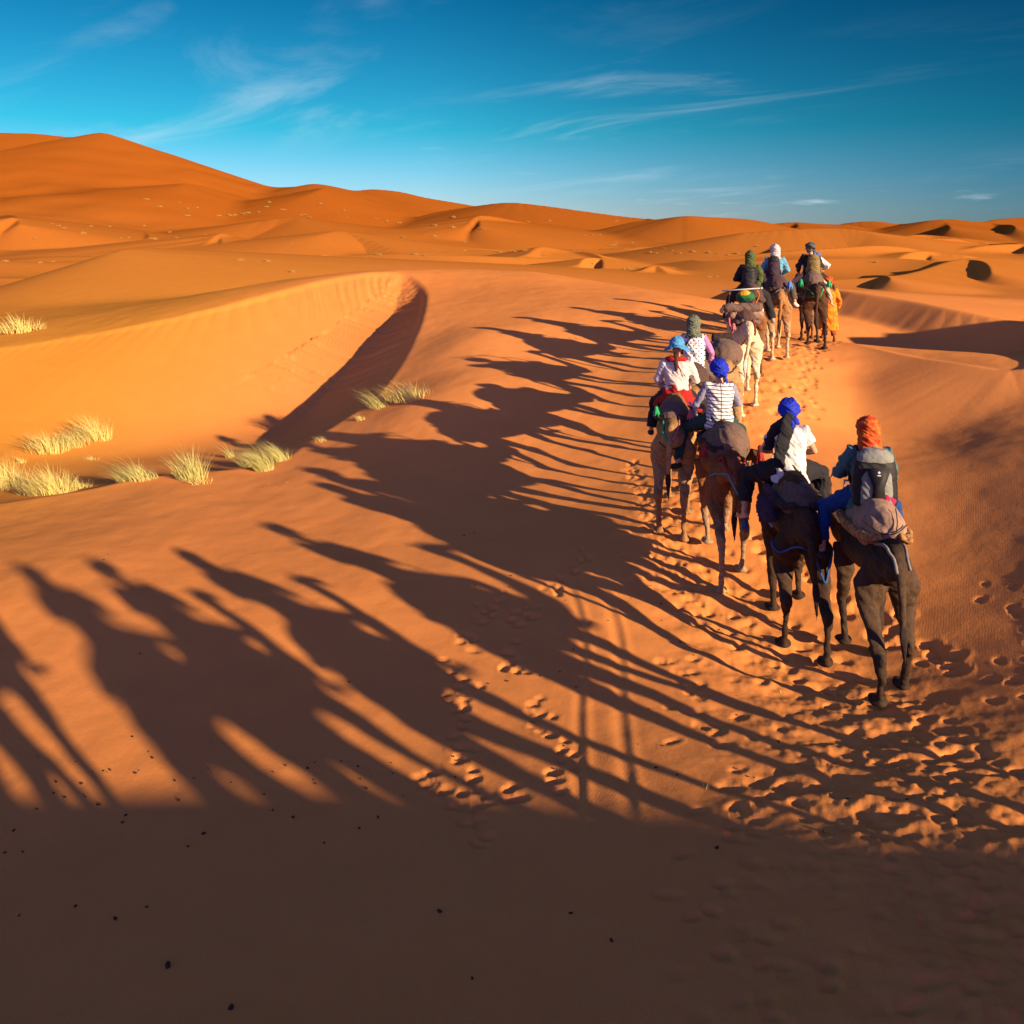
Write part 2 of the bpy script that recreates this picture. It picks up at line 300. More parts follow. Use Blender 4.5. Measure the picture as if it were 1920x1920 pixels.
# ------------------------------------------------------------------ world, sun, camera
def build_light():
    sc = bpy.context.scene
    w = bpy.data.worlds.new('World'); sc.world = w; w.use_nodes = True
    nt = w.node_tree; L = nt.links
    bg = nt.nodes['Background']
    sky = N(nt, 'ShaderNodeTexSky', sky_type='NISHITA', sun_disc=False)
    sky.sun_elevation = SUN_EL; sky.sun_rotation = SUN_AZ
    sky.altitude = 600; sky.air_density = 1.0; sky.dust_density = .4; sky.ozone_density = 2.5
    tc = N(nt, 'ShaderNodeTexCoord')
    sep = N(nt, 'ShaderNodeSeparateXYZ'); L.new(tc.outputs['Generated'], sep.inputs[0])
    hs = N(nt, 'ShaderNodeHueSaturation', i_Hue=SKY['hue'], i_Saturation=SKY['sat'], i_Value=SKY['val']); L.new(sky.outputs[0], hs.inputs['Color'])
    # deeper blue overhead and away to the right (polarised part of the sky)
    el = N(nt, 'ShaderNodeMapRange'); el.inputs[1].default_value = 0.0; el.inputs[2].default_value = .30
    L.new(sep.outputs[2], el.inputs[0])
    ramp = N(nt, 'ShaderNodeValToRGB'); L.new(el.outputs[0], ramp.inputs[0])
    e = ramp.color_ramp.elements
    e[0].position = 0; e[0].color = SKY['r0']; e[1].position = 1; e[1].color = SKY['r2']
    k = e.new(.40); k.color = SKY['r1']
    mul = N(nt, 'ShaderNodeMix', data_type='RGBA', blend_type='MULTIPLY'); mul.inputs[0].default_value = 1
    fr = N(nt, 'ShaderNodeMapRange', interpolation_type='SMOOTHSTEP'); fr.inputs[1].default_value = -.25; fr.inputs[2].default_value = .45; L.new(sep.outputs[1], fr.inputs[0])
    L.new(fr.outputs[0], mul.inputs[0])
    L.new(hs.outputs[0], mul.inputs[6]); L.new(ramp.outputs[0], mul.inputs[7])
    # darker towards the right-hand side
    az = N(nt, 'ShaderNodeMapRange'); az.inputs[1].default_value = -.1; az.inputs[2].default_value = .62; az.inputs[3].default_value = 0; az.inputs[4].default_value = 1
    L.new(sep.outputs[0], az.inputs[0])
    azc = N(nt, 'ShaderNodeMix', data_type='RGBA'); azc.inputs[6].default_value = (1, 1, 1, 1); azc.inputs[7].default_value = SKY['right']; L.new(az.outputs[0], azc.inputs[0])
    # unseen sky behind the camera, tinted red and violet to fill the shadows
    bk = N(nt, 'ShaderNodeMapRange', interpolation_type='SMOOTHSTEP'); bk.inputs[1].default_value = .15; bk.inputs[2].default_value = -.55; L.new(sep.outputs[1], bk.inputs[0])
    bkc = N(nt, 'ShaderNodeMix', data_type='RGBA'); bkc.inputs[7].default_value = SKY['back']; L.new(bk.outputs[0], bkc.inputs[0]); L.new(azc.outputs[2], bkc.inputs[6])
    m2 = N(nt, 'ShaderNodeMix', data_type='RGBA', blend_type='MULTIPLY'); m2.inputs[0].default_value = 1
    L.new(mul.outputs[2], m2.inputs[6]); L.new(bkc.outputs[2], m2.inputs[7])
    # wisps of cirrus: project the direction on a plane overhead
    zc = N(nt, 'ShaderNodeMath', operation='MAXIMUM'); zc.inputs[1].default_value = .02; L.new(sep.outputs[2], zc.inputs[0])
    zo = N(nt, 'ShaderNodeMath', operation='ADD'); zo.inputs[1].default_value = .10; L.new(zc.outputs[0], zo.inputs[0])
    dx = N(nt, 'ShaderNodeMath', operation='DIVIDE'); L.new(sep.outputs[0], dx.inputs[0]); L.new(zo.outputs[0], dx.inputs[1])
    dy = N(nt, 'ShaderNodeMath', operation='DIVIDE'); L.new(sep.outputs[1], dy.inputs[0]); L.new(zo.outputs[0], dy.inputs[1])
    cb = N(nt, 'ShaderNodeCombineXYZ'); L.new(dx.outputs[0], cb.inputs[0]); L.new(dy.outputs[0], cb.inputs[1])
    mr_ = N(nt, 'ShaderNodeMapping'); mr_.inputs['Rotation'].default_value = (0, 0, math.radians(SKY['crot'])); L.new(cb.outputs[0], mr_.inputs[0])
    mp = N(nt, 'ShaderNodeMapping'); mp.inputs['Scale'].default_value = (1.0, SKY['cs'], 1); mp.inputs['Location'].default_value = SKY['cloc']
    L.new(mr_.outputs[0], mp.inputs[0])
    cn = N(nt, 'ShaderNodeTexNoise', i_Scale=1.5, i_Detail=9.0, i_Roughness=SKY['cr'], i_Distortion=SKY['cd']); L.new(mp.outputs[0], cn.inputs['Vector'])
    cm = N(nt, 'ShaderNodeTexNoise', i_Scale=.45, i_Detail=2.0); L.new(mp.outputs[0], cm.inputs['Vector'])
    r1 = N(nt, 'ShaderNodeMapRange', interpolation_type='SMOOTHSTEP'); r1.inputs[1].default_value = .47; r1.inputs[2].default_value = .80; L.new(cn.outputs[0], r1.inputs[0])
    r2 = N(nt, 'ShaderNodeMapRange', interpolation_type='SMOOTHSTEP'); r2.inputs[1].default_value = .42; r2.inputs[2].default_value = .62; L.new(cm.outputs[0], r2.inputs[0])
    # cirrus thins out towards the right
    r3 = N(nt, 'ShaderNodeMapRange', interpolation_type='SMOOTHSTEP'); r3.inputs[1].default_value = .05; r3.inputs[2].default_value = .5; r3.inputs[3].default_value = 1; r3.inputs[4].default_value = .22; L.new(sep.outputs[0], r3.inputs[0])
    f1 = N(nt, 'ShaderNodeMath', operation='MULTIPLY'); L.new(r1.outputs[0], f1.inputs[0]); L.new(r2.outputs[0], f1.inputs[1])
    f2 = N(nt, 'ShaderNodeMath', operation='MULTIPLY'); L.new(f1.outputs[0], f2.inputs[0]); L.new(r3.outputs[0], f2.inputs[1])
    f3 = N(nt, 'ShaderNodeMath', operation='MULTIPLY'); f3.inputs[1].default_value = SKY['cloud']; L.new(f2.outputs[0], f3.inputs[0])
    # small flat puffs low over the horizon
    mq = N(nt, 'ShaderNodeMapping'); mq.inputs['Scale'].default_value = (9, 9, 60); mq.inputs['Location'].default_value = (3.1, 1.2, .4); L.new(tc.outputs['Generated'], mq.inputs[0])
    pn = N(nt, 'ShaderNodeTexNoise', i_Scale=1.0, i_Detail=5.0); L.new(mq.outputs[0], pn.inputs['Vector'])
    p1 = N(nt, 'ShaderNodeMapRange', interpolation_type='SMOOTHSTEP'); p1.inputs[1].default_value = .62; p1.inputs[2].default_value = .78; p1.inputs[4].default_value = .45; L.new(pn.outputs[0], p1.inputs[0])
    p2 = N(nt, 'ShaderNodeMapRange', interpolation_type='SMOOTHSTEP'); p2.inputs[1].default_value = .13; p2.inputs[2].default_value = .04; L.new(sep.outputs[2], p2.inputs[0])
    p3 = N(nt, 'ShaderNodeMath', operation='MULTIPLY'); L.new(p1.outputs[0], p3.inputs[0]); L.new(p2.outputs[0], p3.inputs[1])
    fa = N(nt, 'ShaderNodeMath', operation='MAXIMUM'); L.new(f3.outputs[0], fa.inputs[0]); L.new(p3.outputs[0], fa.inputs[1])
    mx = N(nt, 'ShaderNodeMix', data_type='RGBA'); mx.inputs[7].default_value = SKY['ccol']
    L.new(fa.outputs[0], mx.inputs[0]); L.new(m2.outputs[2], mx.inputs[6])
    L.new(mx.outputs[2], bg.inputs['Color'])
    bg.inputs['Strength'].default_value = SKY['str']
    ld = bpy.data.lights.new('sun', 'SUN'); ld.energy = SKY['sun']; ld.angle = math.radians(.55); ld.color = SKY['suncol']
    lo = bpy.data.objects.new('sun', ld); C.objects.link(lo)
    lo.rotation_euler = Vector(SUN_V).to_track_quat('-Z', 'Y').to_euler(); lo.location = (20, -20, 25)
    cd = bpy.data.cameras.new('camera'); co = bpy.data.objects.new('camera', cd); C.objects.link(co)
    co.location = (0, 0, EYE); co.rotation_euler = (math.radians(90), 0, 0)
    cd.sensor_width = 36; cd.lens = 36 * F / 1920; cd.shift_y = -(960 - HOR) / 1920
    cd.clip_end = 9000; cd.clip_start = .05
    sc.camera = co
    sc.view_settings.view_transform = 'Standard'; sc.view_settings.look = 'None'; sc.view_settings.gamma = 1
    sc.view_settings.exposure = SKY['exp']
    sc.cycles.max_bounces = 6; sc.cycles.diffuse_bounces = 3; sc.cycles.transparent_max_bounces = 8
    sc.cycles.use_adaptive_sampling = True
    try:
        sc.cycles.use_denoising = True
    except Exception:
        pass

SKY = dict(hue=.5, sat=1.1, val=1.0, r0=(.90, .88, 1.33, 1), r1=(.11, .75, .85, 1), r2=(.004, .40, .55, 1), right=(.17, .39, .49, 1), back=(2.4, 1.2, 2.3, 1), crot=-45, cloc=(6.1, 2.9, 0), cs=.36, cr=.62, cd=1.0, cloud=.36, ccol=(6, 7, 7.5, 1), str=.047, sun=4.6, suncol=(1, .73, .42), exp=1.46)

# ------------------------------------------------------------------ ground sheet
PRINTS = []     # x, y, half-length, half-width, heading, depth
def scatter_prints():
    r = random.Random(3)
    def trail(pts, n, wid, size=.13, dep=.05):
        c = catmull(pts, 12)
        seg = np.sqrt((np.diff(c[:, :2], axis=0) ** 2).sum(1)); cum = np.concatenate([[0], np.cumsum(seg)])
        for _ in range(n):
            s = r.random() * cum[-1]
            x = np.interp(s, cum, c[:, 0]); y = np.interp(s, cum, c[:, 1])
            w = np.interp(s, cum, c[:, 2]) * wid
            g = r.gauss(0, .5)
            PRINTS.append((x + g * w, y + r.uniform(-.2, .2), size * r.uniform(.55, .95), size * r.uniform(.75, 1.25), r.uniform(-.5, .5), dep * r.uniform(.5, 1.25)))
    # trodden path of the caravan: width in the third coordinate
    path = [(5.6, 3.2, .9), (4.7, 5.9, .85), (3.95, 8.2, .8), (3.55, 9.4, .85), (3.2, 10.7, .8), (2.75, 12, .75), (2.6, 13.4, .6), (3.2, 15, .5), (4.0, 16.6, .45), (5.0, 18.4, .45), (5.9, 20.8, .45), (6.8, 22.4, .5), (8.6, 24.2, .5), (10, 25.6, .5)]
    trail(path, 440, 1.0, .095, .026)
    trail([(4.9, 9.5, .25), (4.3, 11.5, .22), (3.7, 13.0, .22)], 60, 1.0, .125, .05)
    # ground churned up in the lower right
    trail([(2.6, 3.6, 1.0), (3.0, 5.0, 1.0), (3.1, 6.5, 1.0), (3.1, 8.0, .9)], 230, 1.0, .09, .018)
    trail([(1.2, 4.6, .6), (1.8, 6.0, .7), (2.2, 8.0, .6), (2.0, 10.0, .4)], 90, 1.0, .10, .020)
    # single lines of prints on the left of the path
    for line, n in (([P(900, 1570, -4.9), P(880, 1480, -4.95), P(870, 1330, -5), P(860, 1230, -5), P(930, 1120, -5)], 60),
                    ([P(780, 1440, -5), P(960, 1500, -4.95), P(1060, 1420, -4.95), P(1000, 1330, -5), P(960, 1190, -5), P(1100, 1060, -4.95)], 80),
                    ([P(1180, 900, -4.7), P(1220, 1000, -4.8), P(1260, 1080, -4.85), P(1330, 1180, -4.9)], 120)):
        trail([(a[0], a[1], .16) for a in line], n, 1.0, .085, .030)
    # lone prints on the right flank
    trail([(5.0, 8.4, .5), (6.0, 9.8, .5), (6.6, 10.8, .5)], 46, 1.0, .085, .022)
    trail([(8.6, 24.0, .3), (7.4, 21.5, .5), (6.2, 19.0, .6), (5.6, 17.5, .6)], 90, 1.0, .12, .04)
scatter_prints()

def build_ground(mat):
    half = math.radians(36)
    th = np.concatenate([np.linspace(-half, half, NCOL), np.linspace(half, 2 * math.pi - half, 110)[1:-1]])
    r1 = np.exp(np.arange(math.log(.4), math.log(2.8), .03))
    r2 = np.exp(np.arange(math.log(2.8), math.log(48), DR))
    r3 = np.exp(np.arange(math.log(48), math.log(520), DR * 1.1))
    r4 = np.exp(np.linspace(math.log(520), math.log(7000), 40))
    rr = np.concatenate([r1, r2, r3, r4])
    nt_, nr = len(th), len(rr)
    T, R = np.meshgrid(th, rr)
    X = R * np.sin(T); Y = R * np.cos(T)
    Z = height(X, Y)
    # beyond everything in view the sheet runs out level to the horizon
    Z = Z * (1 - sstep(600, 1500, R)) + (-6) * sstep(600, 1500, R)
    # footprints
    DPT = np.zeros_like(Z)
    for (px, py, a, b, h, dep) in PRINTS:
        rp = math.hypot(px, py); tp = math.atan2(px, py); m = a * 2.6
        i0, i1 = np.searchsorted(th[:NCOL], [tp - m / rp, tp + m / rp]); j0, j1 = np.searchsorted(rr, [rp - m, rp + m])
        if i1 <= i0 or j1 <= j0: continue
        dx = X[j0:j1, i0:i1] - px; dy = Y[j0:j1, i0:i1] - py
        u = (dx * math.cos(h) - dy * math.sin(h)) / b; v = (dx * math.sin(h) + dy * math.cos(h)) / a
        q = np.sqrt(u * u + v * v)
        w = q + .35 * vnoise(X[j0:j1, i0:i1] / .11, Y[j0:j1, i0:i1] / .11, 77)
        new = -dep * 1.25 * (1 - sstep(.15, 1.15, w)) + dep * .12 * np.exp(-((w - 1.45) / .35) ** 2) * np.clip(.4 - v / (q + .1), 0, 1.4)
        old = DPT[j0:j1, i0:i1]
        DPT[j0:j1, i0:i1] = np.where(np.abs(new) > np.abs(old), new, old * .9 + new * .1)
    Z += DPT
    m = (R > 2.5) & (R < 30) & (np.abs(T) < .62)
    xm, ym = X[m], Y[m]
    cx = np.interp(ym, [2.5, 5, 7.5, 9.4, 10.7, 12, 13.4, 15, 16.6, 18.4, 20.8, 24.2, 30], [3.2, 3.2, 3.4, 3.3, 3.0, 2.6, 2.5, 3.2, 4.0, 5.0, 5.9, 8.6, 10.5])
    wd = np.interp(ym, [2.5, 6, 9, 12, 16, 30], [1.9, 1.4, .95, .8, .6, .5])
    chn = np.exp(-((xm - cx) / wd) ** 2)
    Z[m] += chn * (.058 * fbm(xm / .45, ym / .28, 4, 81) + .012 * fbm(xm / .09, ym / .07, 2, 83))
    # a pair of wheel ruts running up the slope
    rut = catmull([P(1160, 1640, -4.82), P(1150, 1480, -4.9), P(1140, 1330, -4.95), P(1135, 1180, -5.0), P(1080, 1060, -5.0), P(1010, 980, -5.0)], 10)
    m = (R > 5) & (R < 17) & (np.abs(T) < .5)
    D, _, s, side = poly_dist(X[m], Y[m], rut)
    D = D * side
    fade = sstep(0, 1.2, s) * (1 - sstep(4.5, 7, s))
    Z[m] += fade * (.007 * np.exp(-((D - .22) / .05) ** 2) - .010 * np.exp(-((D - .31) / .06) ** 2) + .006 * np.exp(-((D + .22) / .05) ** 2) - .010 * np.exp(-((D + .12) / .07) ** 2) + .006 * np.exp(-(D / .12) ** 2))
    Z += EYE
    co = np.stack([X, Y, Z], -1).reshape(-1, 3)
    nv = len(co)
    co = np.vstack([co, [[0, 0, float(height(np.array([0.0]), np.array([0.0]))[0]) + EYE]]])
    j = np.arange(nr - 1)[:, None]; i = np.arange(nt_)[None, :]
    i2 = (i + 1) % nt_
    q = np.stack([j * nt_ + i, j * nt_ + i2, (j + 1) * nt_ + i2, (j + 1) * nt_ + i], -1).reshape(-1, 4)[:, ::-1]
    cap = np.stack([np.full(nt_, nv), np.arange(nt_), (np.arange(nt_) + 1) % nt_], -1)[:, ::-1]
    me = bpy.data.meshes.new('ground')
    me.vertices.add(len(co)); me.vertices.foreach_set('co', co.astype(np.float32).ravel())
    loops = np.concatenate([q.ravel(), cap.ravel()])
    me.loops.add(len(loops)); me.loops.foreach_set('vertex_index', loops.astype(np.int32))
    tot = np.concatenate([np.full(len(q), 4), np.full(len(cap), 3)]); st = np.concatenate([[0], np.cumsum(tot)[:-1]])
    me.polygons.add(len(tot)); me.polygons.foreach_set('loop_start', st.astype(np.int32)); me.polygons.foreach_set('loop_total', tot.astype(np.int32))
    me.polygons.foreach_set('use_smooth', np.ones(len(tot), bool))
    me.update(calc_edges=True); me.validate()
    o = bpy.data.objects.new('ground', me); C.objects.link(o); me.materials.append(mat); o['kind'] = 'structure'
    return o

NCOL, DR = 1000, .0042

build_light()
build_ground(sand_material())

# ------------------------------------------------------------------ shape tools
class Shape:
    """collects closed tubes and ellipsoids; build() fuses them into one continuous surface"""
    def __init__(s):
        s.v = []; s.f = []
    def _add(s, v, f):
        b = len(s.v); s.v.extend(v); s.f.extend([tuple(i + b for i in q) for q in f])
    def ell(s, c, r, rot=(0, 0, 0), nu=14, nv=9):
        R = Euler(rot).to_matrix(); v = [R @ Vector((0, 0, r[2])) + Vector(c)]; f = []
        for j in range(1, nv):
            a = math.pi * j / nv
            for i in range(nu):
                t = 2 * math.pi * i / nu
                v.append(R @ Vector((r[0] * math.sin(a) * math.cos(t), r[1] * math.sin(a) * math.sin(t), r[2] * math.cos(a))) + Vector(c))
        v.append(R @ Vector((0, 0, -r[2])) + Vector(c)); n = len(v) - 1
        for i in range(nu):
            f.append((0, 1 + i, 1 + (i + 1) % nu)); f.append((n, n - nu + (i + 1) % nu, n - nu + i))
            for j in range(nv - 2):
                a = 1 + j * nu + i; b = 1 + j * nu + (i + 1) % nu
                f.append((a, a + nu, b + nu, b))
        s._add(v, f); return s
    def tube(s, pts, rad, n=10, flat=None, up=(0, 0, 1)):
        """rad: one number per point or (side, up) pairs"""
        pts = [Vector(p) for p in pts]; v = []; f = []; prev = None
        for k, p in enumerate(pts):
            d = (pts[min(k + 1, len(pts) - 1)] - pts[max(k - 1, 0)]).normalized()
            if prev is None:
                u = Vector(up); 
                if abs(d.dot(u)) > .9: u = Vector((0, 1, 0)) if abs(d.y) < .9 else Vector((1, 0, 0))
                a = d.cross(u).normalized()
            else:
                a = (prev - d * prev.dot(d)).normalized()
            prev = a; b = a.cross(d).normalized()
            r = rad[k] if isinstance(rad, (list, tuple)) else rad
            ra, rb = (r if isinstance(r, (list, tuple)) else (r, r))
            for i in range(n):
                t = 2 * math.pi * i / n
                v.append(p + a * (ra * math.cos(t)) + b * (rb * math.sin(t)))
        m = len(pts)
        for k in range(m - 1):
            for i in range(n):
                j = (i + 1) % n
                f.append((k * n + i, k * n + j, (k + 1) * n + j, (k + 1) * n + i))
        f.append(tuple(range(n))[::-1]); f.append(tuple((m - 1) * n + i for i in range(n)))
        s._add(v, f); return s
    def rings(s, rg, n=18):
        """stack of upright ellipses: (z, rx, ry, x, y)"""
        v = []; f = []
        for z, rx, ry, x, y in rg:
            for i in range(n):
                t = 2 * math.pi * i / n
                v.append(Vector((x + rx * math.cos(t), y + ry * math.sin(t), z)))
        for k in range(len(rg) - 1):
            for i in range(n):
                j = (i + 1) % n
                f.append((k * n + i, k * n + j, (k + 1) * n + j, (k + 1) * n + i))
        f.append(tuple(range(n))[::-1]); f.append(tuple((len(rg) - 1) * n + i for i in range(n)))
        s._add(v, f); return s
    def box(s, c, h, rot=(0, 0, 0), bev=.3):
        """rounded block"""
        R = Euler(rot).to_matrix(); q = [Vector(c) + R @ Vector((x * h[0], y * h[1], z * h[2])) for z in (-1, 1) for y in (-1, 1) for x in (-1, 1)]
        s._add(q, [(0, 2, 3, 1), (4, 5, 7, 6), (0, 1, 5, 4), (2, 6, 7, 3), (0, 4, 6, 2), (1, 3, 7, 5)]); return s
    def raw(s, name):
        me = bpy.data.meshes.new(name); me.from_pydata([tuple(p) for p in s.v], [], s.f); me.update()
        bm = bmesh.new(); bm.from_mesh(me); bmesh.ops.recalc_face_normals(bm, faces=bm.faces); bm.to_mesh(me); bm.free()
        me.polygons.foreach_set('use_smooth', np.ones(len(me.polygons), bool)); return me
    def build(s, name, voxel, smooth=4, wrinkle=0.0, wscale=12.0, seed=0, wdir=(1, 1, 1)):
        me = s.raw(name + '_tmp'); o = bpy.data.objects.new(name + '_tmp', me); C.objects.link(o)
        m = o.modifiers.new('r', 'REMESH'); m.mode = 'VOXEL'; m.voxel_size = voxel; m.use_smooth_shade = True
        if smooth:
            q = o.modifiers.new('s', 'SMOOTH'); q.iterations = smooth; q.factor = .5
        dg = bpy.context.evaluated_depsgraph_get(); dg.update()
        out = bpy.data.meshes.new_from_object(o.evaluated_get(dg)); out.name = name
        bpy.data.objects.remove(o); bpy.data.meshes.remove(me)
        if wrinkle:
            n = len(out.vertices); co = np.empty(n * 3, np.float32); no = np.empty(n * 3, np.float32)
            out.vertices.foreach_get('co', co); out.vertices.foreach_get('normal', no)
            co = co.reshape(-1, 3).astype(float); no = no.reshape(-1, 3)
            a = co[:, 0] * wdir[0] * wscale + co[:, 2] * wdir[2] * wscale * .8 + seed * 3.1; b = co[:, 1] * wdir[1] * wscale - co[:, 2] * wdir[2] * wscale * .6 + seed
            h = fbm(a, b, 3, 90 + seed)
            co += no * (h * wrinkle)[:, None]
            out.vertices.foreach_set('co', co.astype(np.float32).ravel()); out.update()
        out.polygons.foreach_set('use_smooth', np.ones(len(out.polygons), bool))
        return out

def link(name, me, mat, parent=None, label=None):
    o = bpy.data.objects.new(name, me); C.objects.link(o)
    if me is not None and not me.materials: me.materials.append(mat)
    if parent is not None: o.parent = parent
    if label: o['label'] = label
    return o

def thing(name, label, cat, loc, yaw=0.0, group=None, tilt=(0, 0)):
    o = bpy.data.objects.new(name, None); C.objects.link(o); o.empty_display_size = .2
    o.location = loc; o.rotation_euler = (tilt[0], tilt[1], yaw)
    o['label'] = label; o['category'] = cat
    if group: o['group'] = group
    return o

# ------------------------------------------------------------------ cloth and hide materials
MATS = {}
def cloth(name, col, rough=.85, var=.12, scale=30, bump=.25, col2=None, weave=240):
    if name in MATS: return MATS[name]
    m, nt, b = new_mat(name); L = nt.links
    tc = N(nt, 'ShaderNodeTexCoord')
    n = N(nt, 'ShaderNodeTexNoise', i_Scale=float(scale), i_Detail=5.0, i_Roughness=.6); L.new(tc.outputs['Object'], n.inputs['Vector'])
    mx = N(nt, 'ShaderNodeMix', data_type='RGBA')
    c2 = col2 or tuple(c * (1 - var * 2) for c in col)
    mx.inputs[6].default_value = (*c2, 1); mx.inputs[7].default_value = (*[min(1, c * (1 + var * .5)) for c in col], 1)
    r = N(nt, 'ShaderNodeMapRange'); r.inputs[1].default_value = .35; r.inputs[2].default_value = .6; L.new(n.outputs[0], r.inputs[0]); L.new(r.outputs[0], mx.inputs[0])
    L.new(mx.outputs[2], b.inputs['Base Color'])
    b.inputs['Roughness'].default_value = rough; b.inputs['Specular IOR Level'].default_value = .2
    b.inputs['Sheen Weight'].default_value = .03
    n2 = N(nt, 'ShaderNodeTexNoise', i_Scale=14.0, i_Detail=4.0, i_Distortion=.8); L.new(tc.outputs['Object'], n2.inputs['Vector'])
    bu = N(nt, 'ShaderNodeBump', i_Strength=bump, i_Distance=.03); L.new(n2.outputs[0], bu.inputs['Height'])
    n3 = N(nt, 'ShaderNodeTexNoise', i_Scale=float(weave), i_Detail=1.0); L.new(tc.outputs['Object'], n3.inputs['Vector'])
    b2 = N(nt, 'ShaderNodeBump', i_Strength=.15, i_Distance=.003); L.new(n3.outputs[0], b2.inputs['Height']); L.new(bu.outputs[0], b2.inputs['Normal'])
    L.new(b2.outputs[0], b.inputs['Normal'])
    MATS[name] = m; return m

def striped(name, c1, c2, freq, width, axis=2, tilt=.05, seam=True):
    """narrow stripes round a garment"""
    m, nt, b = new_mat(name); L = nt.links
    tc = N(nt, 'ShaderNodeTexCoord'); sp = N(nt, 'ShaderNodeSeparateXYZ'); L.new(tc.outputs['Object'], sp.inputs[0])
    ns = N(nt, 'ShaderNodeTexNoise', i_Scale=6.0); L.new(tc.outputs['Object'], ns.inputs['Vector'])
    a = N(nt, 'ShaderNodeMath', operation='MULTIPLY_ADD'); a.inputs[1].default_value = tilt; L.new(sp.outputs[0 if axis == 2 else 2], a.inputs[0]); L.new(sp.outputs[axis], a.inputs[2])
    a2 = N(nt, 'ShaderNodeMath', operation='MULTIPLY_ADD'); a2.inputs[1].default_value = .015; L.new(ns.outputs[0], a2.inputs[0]); L.new(a.outputs[0], a2.inputs[2])
    mu = N(nt, 'ShaderNodeMath', operation='MULTIPLY'); mu.inputs[1].default_value = freq; L.new(a2.outputs[0], mu.inputs[0])
    fr = N(nt, 'ShaderNodeMath', operation='FRACT'); L.new(mu.outputs[0], fr.inputs[0])
    lt = N(nt, 'ShaderNodeMath', operation='LESS_THAN'); lt.inputs[1].default_value = width; L.new(fr.outputs[0], lt.inputs[0])
    out = lt
    if seam:
        ab = N(nt, 'ShaderNodeMath', operation='ABSOLUTE'); L.new(sp.outputs[0], ab.inputs[0])
        l2 = N(nt, 'ShaderNodeMath', operation='LESS_THAN'); l2.inputs[1].default_value = .006; L.new(ab.outputs[0], l2.inputs[0])
        out = N(nt, 'ShaderNodeMath', operation='MAXIMUM'); L.new(lt.outputs[0], out.inputs[0]); L.new(l2.outputs[0], out.inputs[1])
    mx = N(nt, 'ShaderNodeMix', data_type='RGBA'); mx.inputs[6].default_value = (*c1, 1); mx.inputs[7].default_value = (*c2, 1); L.new(out.outputs[0], mx.inputs[0])
    L.new(mx.outputs[2], b.inputs['Base Color']); b.inputs['Roughness'].default_value = .85
    n2 = N(nt, 'ShaderNodeTexNoise', i_Scale=14.0, i_Detail=4.0); L.new(tc.outputs['Object'], n2.inputs['Vector'])
    bu = N(nt, 'ShaderNodeBump', i_Strength=.3, i_Distance=.03); L.new(n2.outputs[0], bu.inputs['Height']); L.new(bu.outputs[0], b.inputs['Normal'])
    MATS[name] = m; return m

def dotted(name, c1, c2):
    m, nt, b = new_mat(name); L = nt.links
    tc = N(nt, 'ShaderNodeTexCoord'); mp = N(nt, 'ShaderNodeMapping'); mp.inputs['Scale'].default_value = (15, 0, 15); mp.inputs['Rotation'].default_value = (0, math.radians(45), 0); L.new(tc.outputs['Object'], mp.inputs[0])
    fr = N(nt, 'ShaderNodeVectorMath', operation='FRACTION'); L.new(mp.outputs[0], fr.inputs[0])
    sb = N(nt, 'ShaderNodeVectorMath', operation='SUBTRACT'); sb.inputs[1].default_value = (.5, 0, .5); L.new(fr.outputs[0], sb.inputs[0])
    ln = N(nt, 'ShaderNodeVectorMath', operation='LENGTH'); L.new(sb.outputs[0], ln.inputs[0])
    lt = N(nt, 'ShaderNodeMath', operation='LESS_THAN'); lt.inputs[1].default_value = .2; L.new(ln.outputs['Value'], lt.inputs[0])
    mx = N(nt, 'ShaderNodeMix', data_type='RGBA'); mx.inputs[6].default_value = (*c1, 1); mx.inputs[7].default_value = (*c2, 1); L.new(lt.outputs[0], mx.inputs[0])
    L.new(mx.outputs[2], b.inputs['Base Color']); b.inputs['Roughness'].default_value = .85
    n2 = N(nt, 'ShaderNodeTexNoise', i_Scale=14.0, i_Detail=4.0); L.new(tc.outputs['Object'], n2.inputs['Vector'])
    bu = N(nt, 'ShaderNodeBump', i_Strength=.3, i_Distance=.03); L.new(n2.outputs[0], bu.inputs['Height']); L.new(bu.outputs[0], b.inputs['Normal'])
    MATS[name] = m; return m

